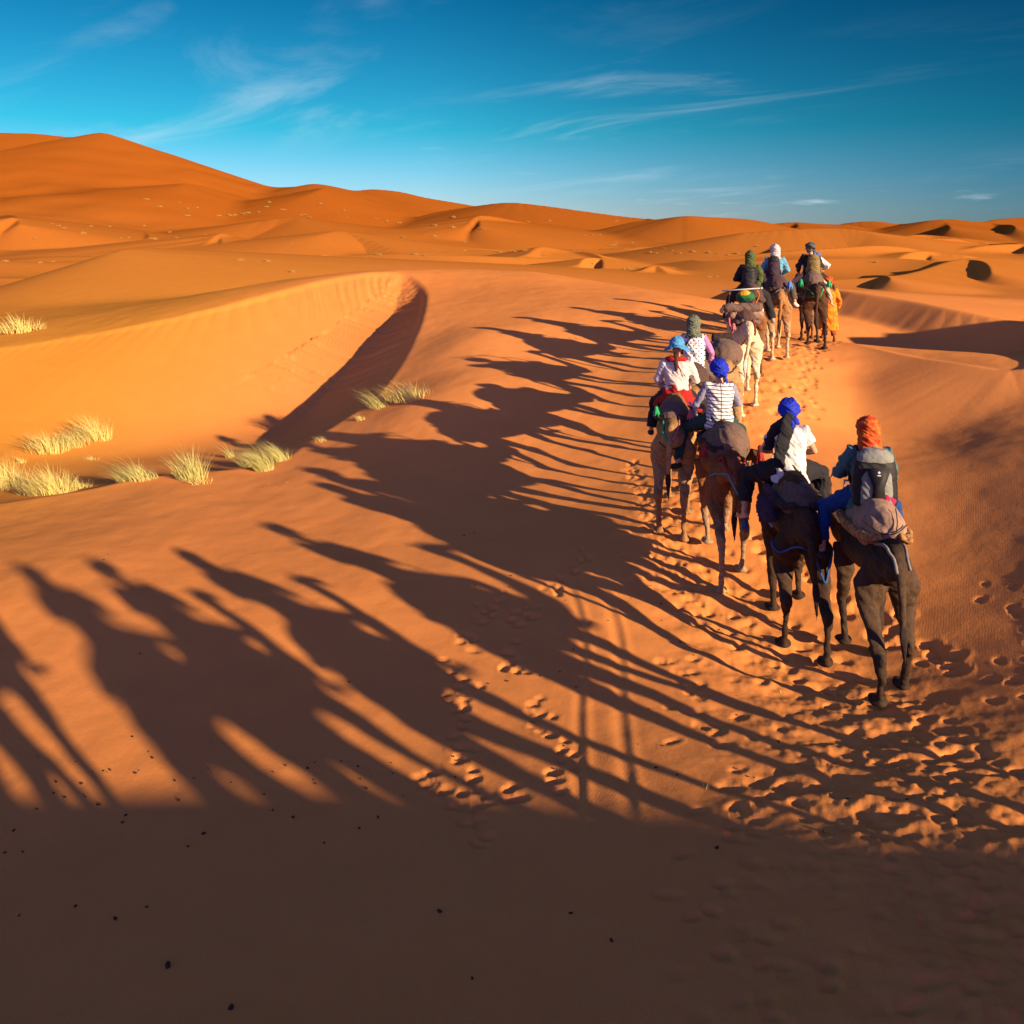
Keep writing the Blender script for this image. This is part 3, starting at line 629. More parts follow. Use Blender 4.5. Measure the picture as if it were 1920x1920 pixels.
def hide(name, top, side, leg, patch=None):
    """camel coat: darker woolly back, plain flanks, paler or darker legs"""
    if name in MATS: return MATS[name]
    m, nt, b = new_mat(name); L = nt.links
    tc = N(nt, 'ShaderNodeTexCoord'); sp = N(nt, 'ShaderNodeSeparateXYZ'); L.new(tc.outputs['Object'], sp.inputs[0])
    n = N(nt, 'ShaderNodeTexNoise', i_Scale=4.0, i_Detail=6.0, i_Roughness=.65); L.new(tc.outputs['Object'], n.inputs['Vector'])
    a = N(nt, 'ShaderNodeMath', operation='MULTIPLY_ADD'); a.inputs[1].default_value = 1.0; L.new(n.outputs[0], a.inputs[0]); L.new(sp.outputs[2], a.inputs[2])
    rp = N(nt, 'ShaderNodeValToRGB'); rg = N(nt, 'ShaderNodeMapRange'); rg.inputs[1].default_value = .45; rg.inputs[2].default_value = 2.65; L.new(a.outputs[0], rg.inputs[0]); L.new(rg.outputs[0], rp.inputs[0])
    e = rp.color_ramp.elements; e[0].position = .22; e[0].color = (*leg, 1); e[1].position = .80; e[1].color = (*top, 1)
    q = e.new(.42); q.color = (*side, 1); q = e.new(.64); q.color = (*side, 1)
    n2 = N(nt, 'ShaderNodeTexNoise', i_Scale=26.0, i_Detail=5.0, i_Roughness=.7); L.new(tc.outputs['Object'], n2.inputs['Vector'])
    r2 = N(nt, 'ShaderNodeMapRange'); r2.inputs[1].default_value = .3; r2.inputs[2].default_value = .7; r2.inputs[3].default_value = .55; r2.inputs[4].default_value = 1.35; L.new(n2.outputs[0], r2.inputs[0])
    mx = N(nt, 'ShaderNodeMix', data_type='RGBA', blend_type='MULTIPLY'); mx.inputs[0].default_value = 1; L.new(rp.outputs[0], mx.inputs[6]); L.new(r2.outputs[0], mx.inputs[7])
    L.new(mx.outputs[2], b.inputs['Base Color']); b.inputs['Roughness'].default_value = .8; b.inputs['Specular IOR Level'].default_value = .25
    mp = N(nt, 'ShaderNodeMapping'); mp.inputs['Scale'].default_value = (90, 90, 26); L.new(tc.outputs['Object'], mp.inputs[0])
    n3 = N(nt, 'ShaderNodeTexNoise', i_Scale=1.0, i_Detail=4.0); L.new(mp.outputs[0], n3.inputs['Vector'])
    bu = N(nt, 'ShaderNodeBump', i_Strength=.35, i_Distance=.012); L.new(n3.outputs[0], bu.inputs['Height'])
    n4 = N(nt, 'ShaderNodeTexNoise', i_Scale=7.0, i_Detail=3.0); L.new(tc.outputs['Object'], n4.inputs['Vector'])
    b4 = N(nt, 'ShaderNodeBump', i_Strength=.3, i_Distance=.06); L.new(n4.outputs[0], b4.inputs['Height']); L.new(bu.outputs[0], b4.inputs['Normal'])
    L.new(b4.outputs[0], b.inputs['Normal'])
    MATS[name] = m; return m

SKIN = cloth('skin', (.50, .25, .15), .55, .08, 20, .08)
SKIN_D = cloth('skin_dark', (.16, .07, .04), .5, .08, 20, .08)
DARK = cloth('black_cloth', (.012, .012, .015), .8, .1)
EYE_M = cloth('eye_gloss', (.01, .008, .006), .15, .0, 20, 0)

# ------------------------------------------------------------------ camel
SEAT = 1.90       # height of the rider's seat above the sand
def camel(label, x, y, yaw, coat, gait=0.0, neck=0.0, head_drop=0.0, tail_sway=0.0, tail_mat=None, group='camels of the caravan', fine=.017):
    """yaw: heading in degrees clockwise from straight away; neck: turn of the neck to the left (+) in degrees"""
    yw = -math.radians(yaw); cs, sn = math.cos(yw), math.sin(yw)
    z0 = ground(x, y)
    root = thing('camel', label, 'camel', (x, y, z0), yw, group)
    S = Shape()
    # trunk
    R = [(-.84, 1.50, .05, .07), (-.78, 1.49, .12, .17), (-.66, 1.51, .16, .20), (-.48, 1.51, .21, .22), (-.25, 1.49, .26, .255), (0, 1.47, .30, .29), (.25, 1.46, .30, .31), (.48, 1.45, .26, .33), (.70, 1.46, .19, .31), (.86, 1.45, .125, .24), (.93, 1.43, .06, .12)]
    v = []; f = []; n = 20
    for (yy, zc, rx, rz) in R:
        for i in range(n):
            t = 2 * math.pi * i / n
            v.append(Vector((rx * math.cos(t) * (1 - .38 * max(0, math.sin(t)) * (1 if yy < .3 else .6)), yy, zc + rz * math.sin(t))))
    for k in range(len(R) - 1):
        for i in range(n):
            j = (i + 1) % n; f.append((k * n + j, k * n + i, (k + 1) * n + i, (k + 1) * n + j))
    f.append(tuple(range(n))); f.append(tuple((len(R) - 1) * n + i for i in range(n))[::-1]); S._add(v, f)
    S.ell((0, -.05, 1.70), (.20, .44, .33)); S.ell((0, -.52, 1.62), (.13, .30, .13)); S.ell((0, .6, 1.66), (.13, .34, .13))
    # neck and head, sunk in a deep curve
    a = math.radians(neck); 
    def nk(r, z): return (-math.sin(a) * r * r / 1.4 * .9, .80 + r * math.cos(a * .7), z - head_drop * max(0, r - .25) * .6)
    np_ = [nk(-.12, 1.42), nk(.12, 1.30), nk(.34, 1.20), nk(.54, 1.24), nk(.70, 1.40), nk(.80, 1.60), nk(.86, 1.78)]
    S.tube(np_, [(.16, .25), (.12, .20), (.095, .15), (.08, .12), (.072, .10), (.068, .09), (.066, .085)], 14)
    h = Vector(np_[-1]); dv = Vector((-math.sin(a), math.cos(a), 0)); sd = Vector((math.cos(a), math.sin(a), 0)); up = Vector((0, 0, 1))
    hp = [h + dv * d + up * z for d, z in ((-.07, .02), (.04, .06), (.16, .05), (.28, 0), (.38, -.05), (.44, -.08))]
    S.tube(hp, [(.055, .06), (.082, .09), (.076, .085), (.058, .068), (.055, .06), (.038, .04)], 12)
    for s in (-1, 1):
        S.tube([h + sd * s * .055 + up * .09, h + sd * s * .10 + up * .19 - dv * .03], [(.035, .02), (.012, .01)], 8)
        S.ell(h + sd * s * .068 + dv * .10 + up * .085, (.026, .032, .026))
    # legs: gait swings them fore and aft
    def gz(lx, ly):
        gx = x + lx * cs - ly * sn; gy = y + lx * sn + ly * cs
        return ground(gx, gy) - z0
    for s in (-1, 1):
        sw = math.sin(gait + (0 if s > 0 else math.pi)) * .28
        lift = max(0, math.cos(gait + (0 if s > 0 else math.pi))) * .10
        fx, fy = s * .19, -.58 + sw
        g = gz(fx, fy) + lift * .6
        S.ell((s * .11, -.50, 1.44), (.105, .21, .19)); S.tube([(s * .10, -.45, 1.50), (s * .17, -.45, 1.22), (s * .20, -.42 + sw * .25, .98), (s * .195, -.56 + sw * .5, .78), (s * .195, -.70 + sw * .75, .60), (s * .19, -.69 + sw * .9, .42), (fx, -.63 + sw, .16 + g), (fx, -.60 + sw, .06 + g)],
               [(.06, .12), (.098, .185), (.070, .130), (.046, .080), (.054, .072), (.034, .042), (.034, .038), (.044, .048)], 12, up=(1, 0, 0))
        S.ell((s * .195, -.72 + sw * .75, .60), (.056, .066, .075)); S.ell((s * .200, -.40 + sw * .25, .97), (.064, .095, .08))
        S.ell((fx, -.53 + sw, .035 + g), (.096, .125, .040))
        sw = math.sin(gait + 1.2 + (0 if s > 0 else math.pi)) * .30
        lift = max(0, math.cos(gait + 1.2 + (0 if s > 0 else math.pi))) * .14
        fx, fy = s * .175, .50 + sw
        g = gz(fx, fy + .06) + lift * .7
        S.tube([(s * .17, .52, 1.30), (s * .20, .50, 1.08), (s * .195, .49 + sw * .25, .86), (s * .18, .52 + sw * .5 + lift, .58), (s * .175, .50 + sw * .8 + lift * .4, .34), (fx, fy, .14 + g), (fx, fy + .01, .06 + g)],
               [(.09, .16), (.088, .12), (.058, .075), (.056, .062), (.035, .040), (.035, .038), (.044, .048)], 12, up=(1, 0, 0))
        S.ell((s * .18, .535 + sw * .5 + lift, .58), (.062, .07, .085))
        S.ell((fx, fy + .07, .035 + g), (.102, .13, .040))
    body = S.build('body', fine, 4, .022, 11, int(abs(x * 7)) % 17)
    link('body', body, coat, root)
    hr = random.Random(int(abs(x * 31 + y * 7))); W = Shape()
    for _ in range(46):
        q = hr.choice(((.0, .62, 1.70, .13, .30), (0, .95, 1.30, .10, .16), (0, -.30, 1.72, .08, .12)))
        p0 = Vector((q[0] + hr.gauss(0, q[3] * .6), q[1] + hr.gauss(0, q[4] * .5), q[2] + hr.uniform(-.06, .04))); o_ = Vector((p0.x * .8 + hr.gauss(0, .03), hr.gauss(-.02, .03), -.03))
        W.tube([p0, p0 + o_ * .5 + Vector((0, 0, .015)), p0 + o_ + Vector((0, -.01, -.02))], [.022, .018, .006], 5)
    wo = link('wool', W.raw('wool'), coat, root); wo['kind'] = 'stuff'
    T = Shape(); ts = tail_sway
    T.tube([(0, -.80, 1.50), (ts * .2, -.89, 1.42), (ts * .5, -.91, 1.22), (ts * .8, -.90, 1.02), (ts, -.90, .86)], [(.05, .045), (.05, .04), (.04, .03), (.035, .028), (.03, .025)], 8)
    tl = link('tail', T.build('tail', .012, 3), coat, root)
    H = Shape()
    for k in range(5):
        dx = (k - 2) * .009
        H.tube([(ts * .75 + dx * .5, -.905, 1.06), (ts + dx * 1.4, -.915, .88), (ts * 1.05 + dx * .5, -.90 - .006 * k, .66 - .05 * (k % 3))], [.015, .020, .005], 6)
    link('tail_tuft', H.build('tail_tuft', .011, 1), tail_mat or MATS['dark_hair'], tl)
    for s in (-1, 1):
        E = Shape(); E.ell(h + sd * s * .083 + dv * .115 + up * .085, (.016, .02, .018), nu=8, nv=6)
        link('eye', E.raw('eye'), EYE_M, root)
    root['headpos'] = [float(c) for c in (Matrix.Translation((x, y, z0)) @ Matrix.Rotation(yw, 4, 'Z') @ (h + dv * .15))]
    return root

cloth('dark_hair', (.02, .013, .01), .7, .1, 40, .3)

def frame_of(cam):
    return Matrix.Translation(cam.location) @ Matrix.Rotation(cam.rotation_euler.z, 4, 'Z')

# ------------------------------------------------------------------ saddle: hump blanket, pads, ropes
def saddle(label, cam, mats, mound=(.27, .42, .31), mpos=(0, -.14, 1.74), pads=True, flap=None, ropes=(), tassels=(), handle=True, roll=None, seed=0, bundle=None):
    root = thing('saddle', label, 'saddle', tuple(frame_of(cam) @ Vector((0, 0, 1.75))), cam.rotation_euler.z, 'saddles on the camels')
    o = Vector((0, 0, 1.75))
    def B(S, name, mat, vox=.016, sm=3, wr=.02, sc=9):
        S.v = [Vector(p) - o for p in S.v]
        return link(name, S.build(name, vox, sm, wr, sc, seed), mat, root)
    S = Shape(); S.ell(mpos, mound); S.ell((0, mpos[1] + .30, mpos[2] - .04), (mound[0] * 1.05, .34, mound[2] * .72))
    b = B(S, 'blanket', mats[0], .018, 4, .035, 5)
    if flap is not None:
        S = Shape()
        for s in (-1, 1):
            S.tube([(s * .20, .14, 1.86), (s * .33, .14, 1.70), (s * .40, .14, 1.50), (s * .41, .12, 1.34)], [(.26, .02), (.27, .022), (.26, .022), (.22, .02)], 10, up=(0, 1, 0))
            S2 = Shape(); S2.v, S2.f = S.v, S.f; S = Shape(); B(S2, 'blanket_flap', flap, .016, 2, .035, 8)
    if pads:
        for s in (-1, 1):
            S = Shape(); S.tube([(s * .09, -.54, 1.76), (s * .20, -.48, 1.72), (s * .27, -.24, 1.70), (s * .29, .1, 1.70), (s * .27, .40, 1.71), (s * .15, .56, 1.74)], [.035, .052, .058, .058, .052, .035], 10)
            B(S, 'side_pad', mats[1], .015, 2, .02, 12)
    if handle:
        S = Shape(); S.tube([(-.17, .62, 1.82), (-.17, .62, 2.02), (.17, .62, 2.02), (.17, .62, 1.82)], .016, 8)
        B(S, 'handle', MATS['steel'], .008, 1, 0)
    inv = frame_of(cam).inverted(); bvh = None
    from mathutils.bvhtree import BVHTree
    for ch in C.objects:
        if ch.parent == cam and ch.name.startswith('body'): bvh = BVHTree.FromPolygons([v.co for v in ch.data.vertices], [tuple(p.vertices) for p in ch.data.polygons])
    for pts, r, mat, *free in ropes:
        cv = [Vector(p) for p in catmull(pts, 6)]
        if bvh and not free:
            for i, q in enumerate(cv):
                hit = bvh.find_nearest(q)
                if hit[0] is not None and (hit[3] < .30):
                    cv[i] = hit[0] + hit[1] * (r * .8)
            cv = [cv[0]] + [cv[i] * .5 + (cv[i - 1] + cv[i + 1]) * .25 for i in range(1, len(cv) - 1)] + [cv[-1]]
        S = Shape(); S.tube([tuple(p) for p in cv], r, 7); S.v = [Vector(p) - o for p in S.v]
        link('rope', S.raw('rope'), mat, root)
    for p, r, ln, mat in tassels:
        S = Shape(); p = Vector(p); rr = random.Random(int(p.x * 1000) + 5)
        S.ell(p, (r * .8, r * .8, r))
        for k in range(7):
            a = k * .9
            S.tube([p + Vector((math.cos(a) * r * .3, math.sin(a) * r * .3, 0)), p + Vector((math.cos(a) * r, math.sin(a) * r, -ln * .5)), p + Vector((math.cos(a) * r * 1.3, math.sin(a) * r * 1.2, -ln * rr.uniform(.8, 1.15)))], [r * .35, r * .4, r * .12], 6)
        B(S, 'tassel', mat, .009, 1, 0)
    if roll:
        for (p0, p1, r, mat) in roll:
            S = Shape(); q0, q1 = Vector(p0), Vector(p1); S.tube([q0, q0.lerp(q1, .08), q0.lerp(q1, .5), q0.lerp(q1, .92), q1], [r * .75, r, r * 1.03, r, r * .75], 14)
            B(S, 'blanket_roll', mat, .014, 2, .02, 12)
    return root

# ------------------------------------------------------------------ people
def hand(S, wrist, direc, side, curl=.9):
    """palm, four unequal fingers curled round the grip, and a thumb on the inner side"""
    w = Vector(wrist); d = Vector(direc).normalized(); u = Vector((0, 0, 1)); a = d.cross(u).normalized(); u = a.cross(d).normalized()
    S.tube([w - d * .02, w + d * .03, w + d * .085], [(.024, .02), (.036, .018), (.042, .016)], 10)
    for k, (off, ln) in enumerate(((-.031, .062), (-.011, .074), (.011, .070), (.031, .055))):
        b0 = w + d * .08 + a * off
        p1 = b0 + d * ln * .45 - u * .006; p2 = p1 + (d * math.cos(curl) - u * math.sin(curl)) * ln * .4; p3 = p2 + (d * math.cos(curl * 1.9) - u * math.sin(curl * 1.9)) * ln * .35
        S.tube([b0 - d * .02, p1, p2, p3], [.0095, .0092, .0085, .0065], 7)
    t0 = w + d * .03 - a * side * .030; t1 = t0 + d * .03 - a * side * .022 - u * .008; t2 = t1 + d * .034 + a * side * .004 - u * .016
    S.tube([t0 + a * side * .012, t1, t2], [.013, .0105, .0075], 7)

def person(label, M, pose, wear, group='riders of the caravan', h=1.0, vox=.011):
    """M: matrix of the seat (origin at the seat, +Y ahead). pose: dict of joints; wear: dict of garments"""
    loc, rot, _ = M.decompose()
    root = thing('person', label, 'person', loc, rot.to_euler().z, group)
    g = lambda k, d: Vector(pose.get(k, d))
    lean = pose.get('lean', .0); side = pose.get('side', 0.0)
    def T(p):   # lean of the trunk
        p = Vector(p); k = max(0, p.z); return Vector((p.x + side * k, p.y + lean * k, p.z))
    sh = {s: T((s * .178, -.02, .555)) for s in (-1, 1)}
    el = {-1: g('elL', (-.30, .03, .30)), 1: g('elR', (.30, .03, .30))}
    wr = {-1: g('wrL', (-.13, .30, .22)), 1: g('wrR', (.13, .30, .22))}
    hp = {s: Vector((s * .095, .03, .06)) for s in (-1, 1)}
    kn = {-1: g('knL', (-.39, .34, -.16)), 1: g('knR', (.39, .34, -.16))}
    an = {-1: g('anL', (-.44, .22, -.60)), 1: g('anR', (.44, .22, -.60))}
    toe = {-1: g('toeL', (-.48, .42, -.68)), 1: g('toeR', (.48, .42, -.68))}
    hd = T((0, .03, .79)) + Vector((pose.get('hx', 0), pose.get('hy', 0), 0)); tw = math.radians(pose.get('turn', 0)); nod = pose.get('nod', .1)
    HR = Matrix.Rotation(tw, 3, 'Z') @ Matrix.Rotation(-nod, 3, 'X')
    H = lambda p: hd + HR @ Vector(p)
    # body: head with face, neck, arms with hands, legs and feet in one surface
    S = Shape()
    S.ell(H((0, 0, .02)), (.080, .102, .114), (-nod, 0, tw)); S.ell(H((0, .025, -.055)), (.060, .072, .070), (-nod, 0, tw))
    S.tube([H((0, .085, .03)), H((0, .112, -.015)), H((0, .095, -.03))], [.010, .017, .012], 8)
    S.ell(H((0, .083, -.062)), (.026, .014, .012)); S.ell(H((0, .085, .045)), (.052, .02, .012))
    for s in (-1, 1): S.ell(H((s * .076, -.005, .0)), (.012, .022, .034))
    S.tube([T((0, -.03, .56)), T((0, -.02, .64)), H((0, -.012, -.06))], [.062, .055, .054], 12)
    S.rings([(-.02, .14, .11, 0, 0), (.15, .13, .10, 0, 0), (.30, .135, .10, side * .3, lean * .3), (.45, .155, .10, side * .45, lean * .45), (.55, .13, .08, side * .55, lean * .55)])
    for s in (-1, 1):
        S.tube([T((s * .08, -.02, .54)), sh[s], sh[s].lerp(el[s], .5), el[s], el[s].lerp(wr[s], .35), wr[s]], [.05, .053, .046, .037, .040, .027], 10)
        d = (wr[s] - el[s]).normalized(); d = Vector((d.x * .5, d.y, d.z)).normalized()
        hand(S, wr[s] + d * .01, d, s)
        S.tube([hp[s], hp[s].lerp(kn[s], .5), kn[s], kn[s].lerp(an[s], .3), an[s]], [.085, .074, .054, .056, .036], 10)
        fd = (toe[s] - an[s]).normalized(); heel = an[s] - fd * .05 + Vector((0, 0, -.055))
        S.tube([an[s], an[s] + Vector((0, 0, -.04)), an[s].lerp(toe[s], .5) + Vector((0, 0, -.03)), toe[s]], [.036, .042, (.044, .03), (.036, .018)], 10)
        S.ell(heel, (.034, .036, .03))
        for k in range(5):
            q = toe[s] + Vector(((k - 2) * .014, 0, -.004)); S.tube([q - fd * .02, q + fd * (.03 - .004 * abs(k - (1 if s > 0 else 3)))], [.010, .007], 6)
    skin = wear.get('skin', SKIN)
    link('body', S.build('body', vox, 2), skin, root)
    for s in (-1, 1):
        E = Shape(); E.ell(H((s * .03, .088, .022)), (.011, .006, .007), nu=8, nv=6); link('eye', E.raw('eye'), EYE_M, root)
    # shirt
    w = wear['shirt']; hem = w.get('hem', -.03); fl = w.get('flare', 1.0); inf = w.get('inflate', .0)
    S = Shape()
    S.rings([(hem, (.195 + inf) * fl, (.15 + inf) * fl, 0, -.01), (hem + .06, (.195 + inf) * (1 + (fl - 1) * .6), .148 + inf, 0, -.01), (.13, .18 + inf, .138 + inf, side * .13, lean * .13 - .005), (.25, .172 + inf, .132 + inf, side * .25, lean * .25 - .01), (.36, .182 + inf, .138 + inf, side * .36, lean * .36 - .015),
             (.46, .198 + inf, .14 + inf, side * .46, lean * .46 - .02), (.53, .196 + inf, .128 + inf, side * .53, lean * .53 - .022), (.585, .15, .105, side * .585, lean * .585 - .022), (.615 + w.get('collar', 0), .082, .078, side * .62, lean * .62 - .02)])
    for s in (-1, 1):
        if w.get('sleeve', 'long') == 'long':
            S.tube([T((s * .10, -.02, .52)), sh[s], sh[s].lerp(el[s], .5), el[s], el[s].lerp(wr[s], .5), wr[s]], [.085, .085 + inf * .5, .068 + inf * .5, .056 + inf * .5, .05 + inf * .5, .042], 12)
        elif w['sleeve'] == 'short':
            S.tube([T((s * .10, -.02, .52)), sh[s], sh[s].lerp(el[s], .30), sh[s].lerp(el[s], .55)], [.085, .082, .072, .072], 12)
        else:
            S.ell(sh[s] + Vector((-s * .02, 0, .0)), (.075, .075, .07))
    link('shirt', S.build('shirt', vox, 2, .03, 13, w.get('seed', 1)), w['mat'], root)
    if 'sleeves' in wear:      # sleeves of an undershirt below a waistcoat
        for s in (-1, 1):
            S = Shape(); S.tube([T((s * .12, -.02, .53)), sh[s], sh[s].lerp(el[s], .5), el[s], el[s].lerp(wr[s], .5), wr[s]], [.06, .072, .062, .052, .047, .04], 12)
            link('sleeve', S.build('sleeve', vox, 2, .02, 14, 3), wear['sleeves'], root)
    # trousers
    t = wear.get('trousers')
    if t:
        ln = t.get('len', 1.0); k = t.get('wide', 1.0)
        S = Shape(); S.ell((0, 0, .08), (.185, .15, .14)); S.rings([(.05, .18, .14, 0, 0), (.17, .165, .13, 0, 0)])
        for s in (-1, 1):
            if ln >= .5: mid = [kn[s], kn[s].lerp(an[s], (ln - .5)), kn[s].lerp(an[s], 2 * (ln - .5))]
            else: mid = [hp[s].lerp(kn[s], .9)]
            rr = [.115 * k, .098 * k, .078 * k, .074 * k, .066 * k][:2 + len(mid)]
            S.tube([hp[s], hp[s].lerp(kn[s], .5)] + mid, rr, 12)
        link('trousers', S.build('trousers', vox, 2, .025, 12, t.get('seed', 4)), t['mat'], root)
    sk = wear.get('skirt')
    if sk:
        S = Shape()
        S.rings([(-.08, .30, .25, 0, 0), (.0, .265, .235, 0, 0), (.1, .225, .195, 0, 0), (.22, .20, .165, 0, 0)])
        for s in (-1, 1): S.tube([(s * .12, 0, .03), (s * .25, .14, -.10), (s * .36, .26, -.22)], [(.14, .10), (.13, .09), (.07, .06)], 12)
        link('wrap', S.build('wrap', vox, 2, .04, 9, 6), sk, root)
    shoe = wear.get('shoe')
    if shoe:
        for s in (-1, 1):
            S = Shape(); fd = (toe[s] - an[s]).normalized()
            S.tube([an[s] + Vector((0, 0, -.005)), an[s] + Vector((0, 0, -.045)), an[s].lerp(toe[s], .5) + Vector((0, 0, -.032)), toe[s], toe[s] + fd * .035], [.048, (.05, .05), (.052, .042), (.046, .032), (.02, .015)], 12)
            S.ell(an[s] - fd * .045 + Vector((0, 0, -.055)), (.042, .046, .042))
            link('shoe', S.build('shoe', .01, 2), shoe, root)
    hw = wear['head']; kind = hw['kind']; S = Shape(); H0 = H; H = lambda p: H0(Vector(p) * 1.16)
    if kind == 'turban':
        S.ell(H((0, -.012, .06)), (.128, .142, .115), (-nod, 0, tw))
        for k, (zz, r1, r2, til) in enumerate(((-.005, .100, .112, .5), (.03, .108, .120, -.5), (.06, .100, .114, .4), (.085, .085, .098, -.3))):
            S.tube([H((r1 * math.cos(q), r2 * math.sin(q) - .012, zz + til * .12 * math.sin(q + k))) for q in [i * 2 * math.pi / 20 for i in range(21)]], [.024] * 21, 8)
    elif kind == 'smooth':      # scarf tied close over the head and knotted at the nape
        S.ell(H((0, -.012, .045)), (.128, .145, .125), (-nod, 0, tw)); S.ell(H((0, -.05, -.005)), (.108, .105, .105), (-nod, 0, tw))
        S.tube([H((.105 * math.cos(q), .120 * math.sin(q) - .012, .02 + .05 * math.sin(q))) for q in [i * 2 * math.pi / 18 for i in range(19)]], [.02] * 19, 8)
        for k, (zz, til, tw_) in enumerate(((.055, .07, .6), (.085, -.06, 2.2), (.03, -.05, 4.0), (.11, .05, 1.2))):
            cur = []
            for i in range(21):
                q = i * 2 * math.pi / 20; z_ = zz + til * math.sin(q + tw_); rr = math.sqrt(max(.05, 1 - ((z_ - .040) / .122) ** 2))
                cur.append(H((.106 * rr * math.cos(q), .121 * rr * math.sin(q) - .012, z_ * .95)))
            S.tube(cur, [.013] * 21, 6)
        S.ell(H((.03, -.125, -.045)), (.04, .03, .03)); S.tube([H((.03, -.13, -.05)), H((.05, -.15, -.11)), H((.045, -.15, -.17))], [(.022, .012), (.03, .01), (.022, .008)], 8)
    elif kind == 'hood':        # cloth falling from the crown to the shoulders
        S.ell(H((0, -.015, .04)), (.126, .142, .130), (-nod, 0, tw))
        S.tube([H((0, -.02, .05)), H((0, -.045, -.05)), T((0, -.065, .64)), T((0, -.085, .56))], [(.128, .135), (.122, .122), (.128, .11), (.165, .085)], 16, up=(0, 1, 0))
        if hw.get('point'): S.tube([H((0, -.02, .08)), H((.0, -.035, .13)), H((.01, -.05, .165))], [.105, .07, .014], 12)
    elif kind == 'drape':       # scarf with a long end down the back
        S.ell(H((0, -.015, .045)), (.104, .122, .112), (-nod, 0, tw)); S.tube([H((0, -.05, .02)), H((0, -.055, -.07)), T((.0, -.06, .62))], [.09, .082, .085], 14)
    elif kind == 'hat':
        S.ell(H((0, -.01, .075)), (.118, .132, .105), (-nod, 0, tw))
        for q0 in range(28):
            q = q0 * 2 * math.pi / 28
            S.tube([H((.085 * math.cos(q), .10 * math.sin(q) - .01, .04)), H((.172 * math.cos(q), .185 * math.sin(q) - .01, -.015 - .02 * math.cos(2 * q) + .012 * math.sin(3 * q)))], [(.026, .012), (.028, .010)], 8)
    link(hw.get('name', 'headscarf'), S.build('headscarf', .009, 3, .022, 22, hw.get('seed', 2), (1, 1, 2.2)), hw['mat'], root)
    for nm, pts, rad, mat in wear.get('cloths', ()):
        S = Shape(); S.tube([T(p) for p in catmull(pts, 3)], [tuple(np.array(rad[0]) * (1 - i / (len(pts) * 3 - 3)) + np.array(rad[1]) * i / (len(pts) * 3 - 3)) for i in range(len(pts) * 3 - 2)], 12, up=(0, 1, 0))
        link(nm, S.build(nm, .01, 2, .025, 14, 8), mat, root)
    root['trunk'] = [lean, side]
    return root

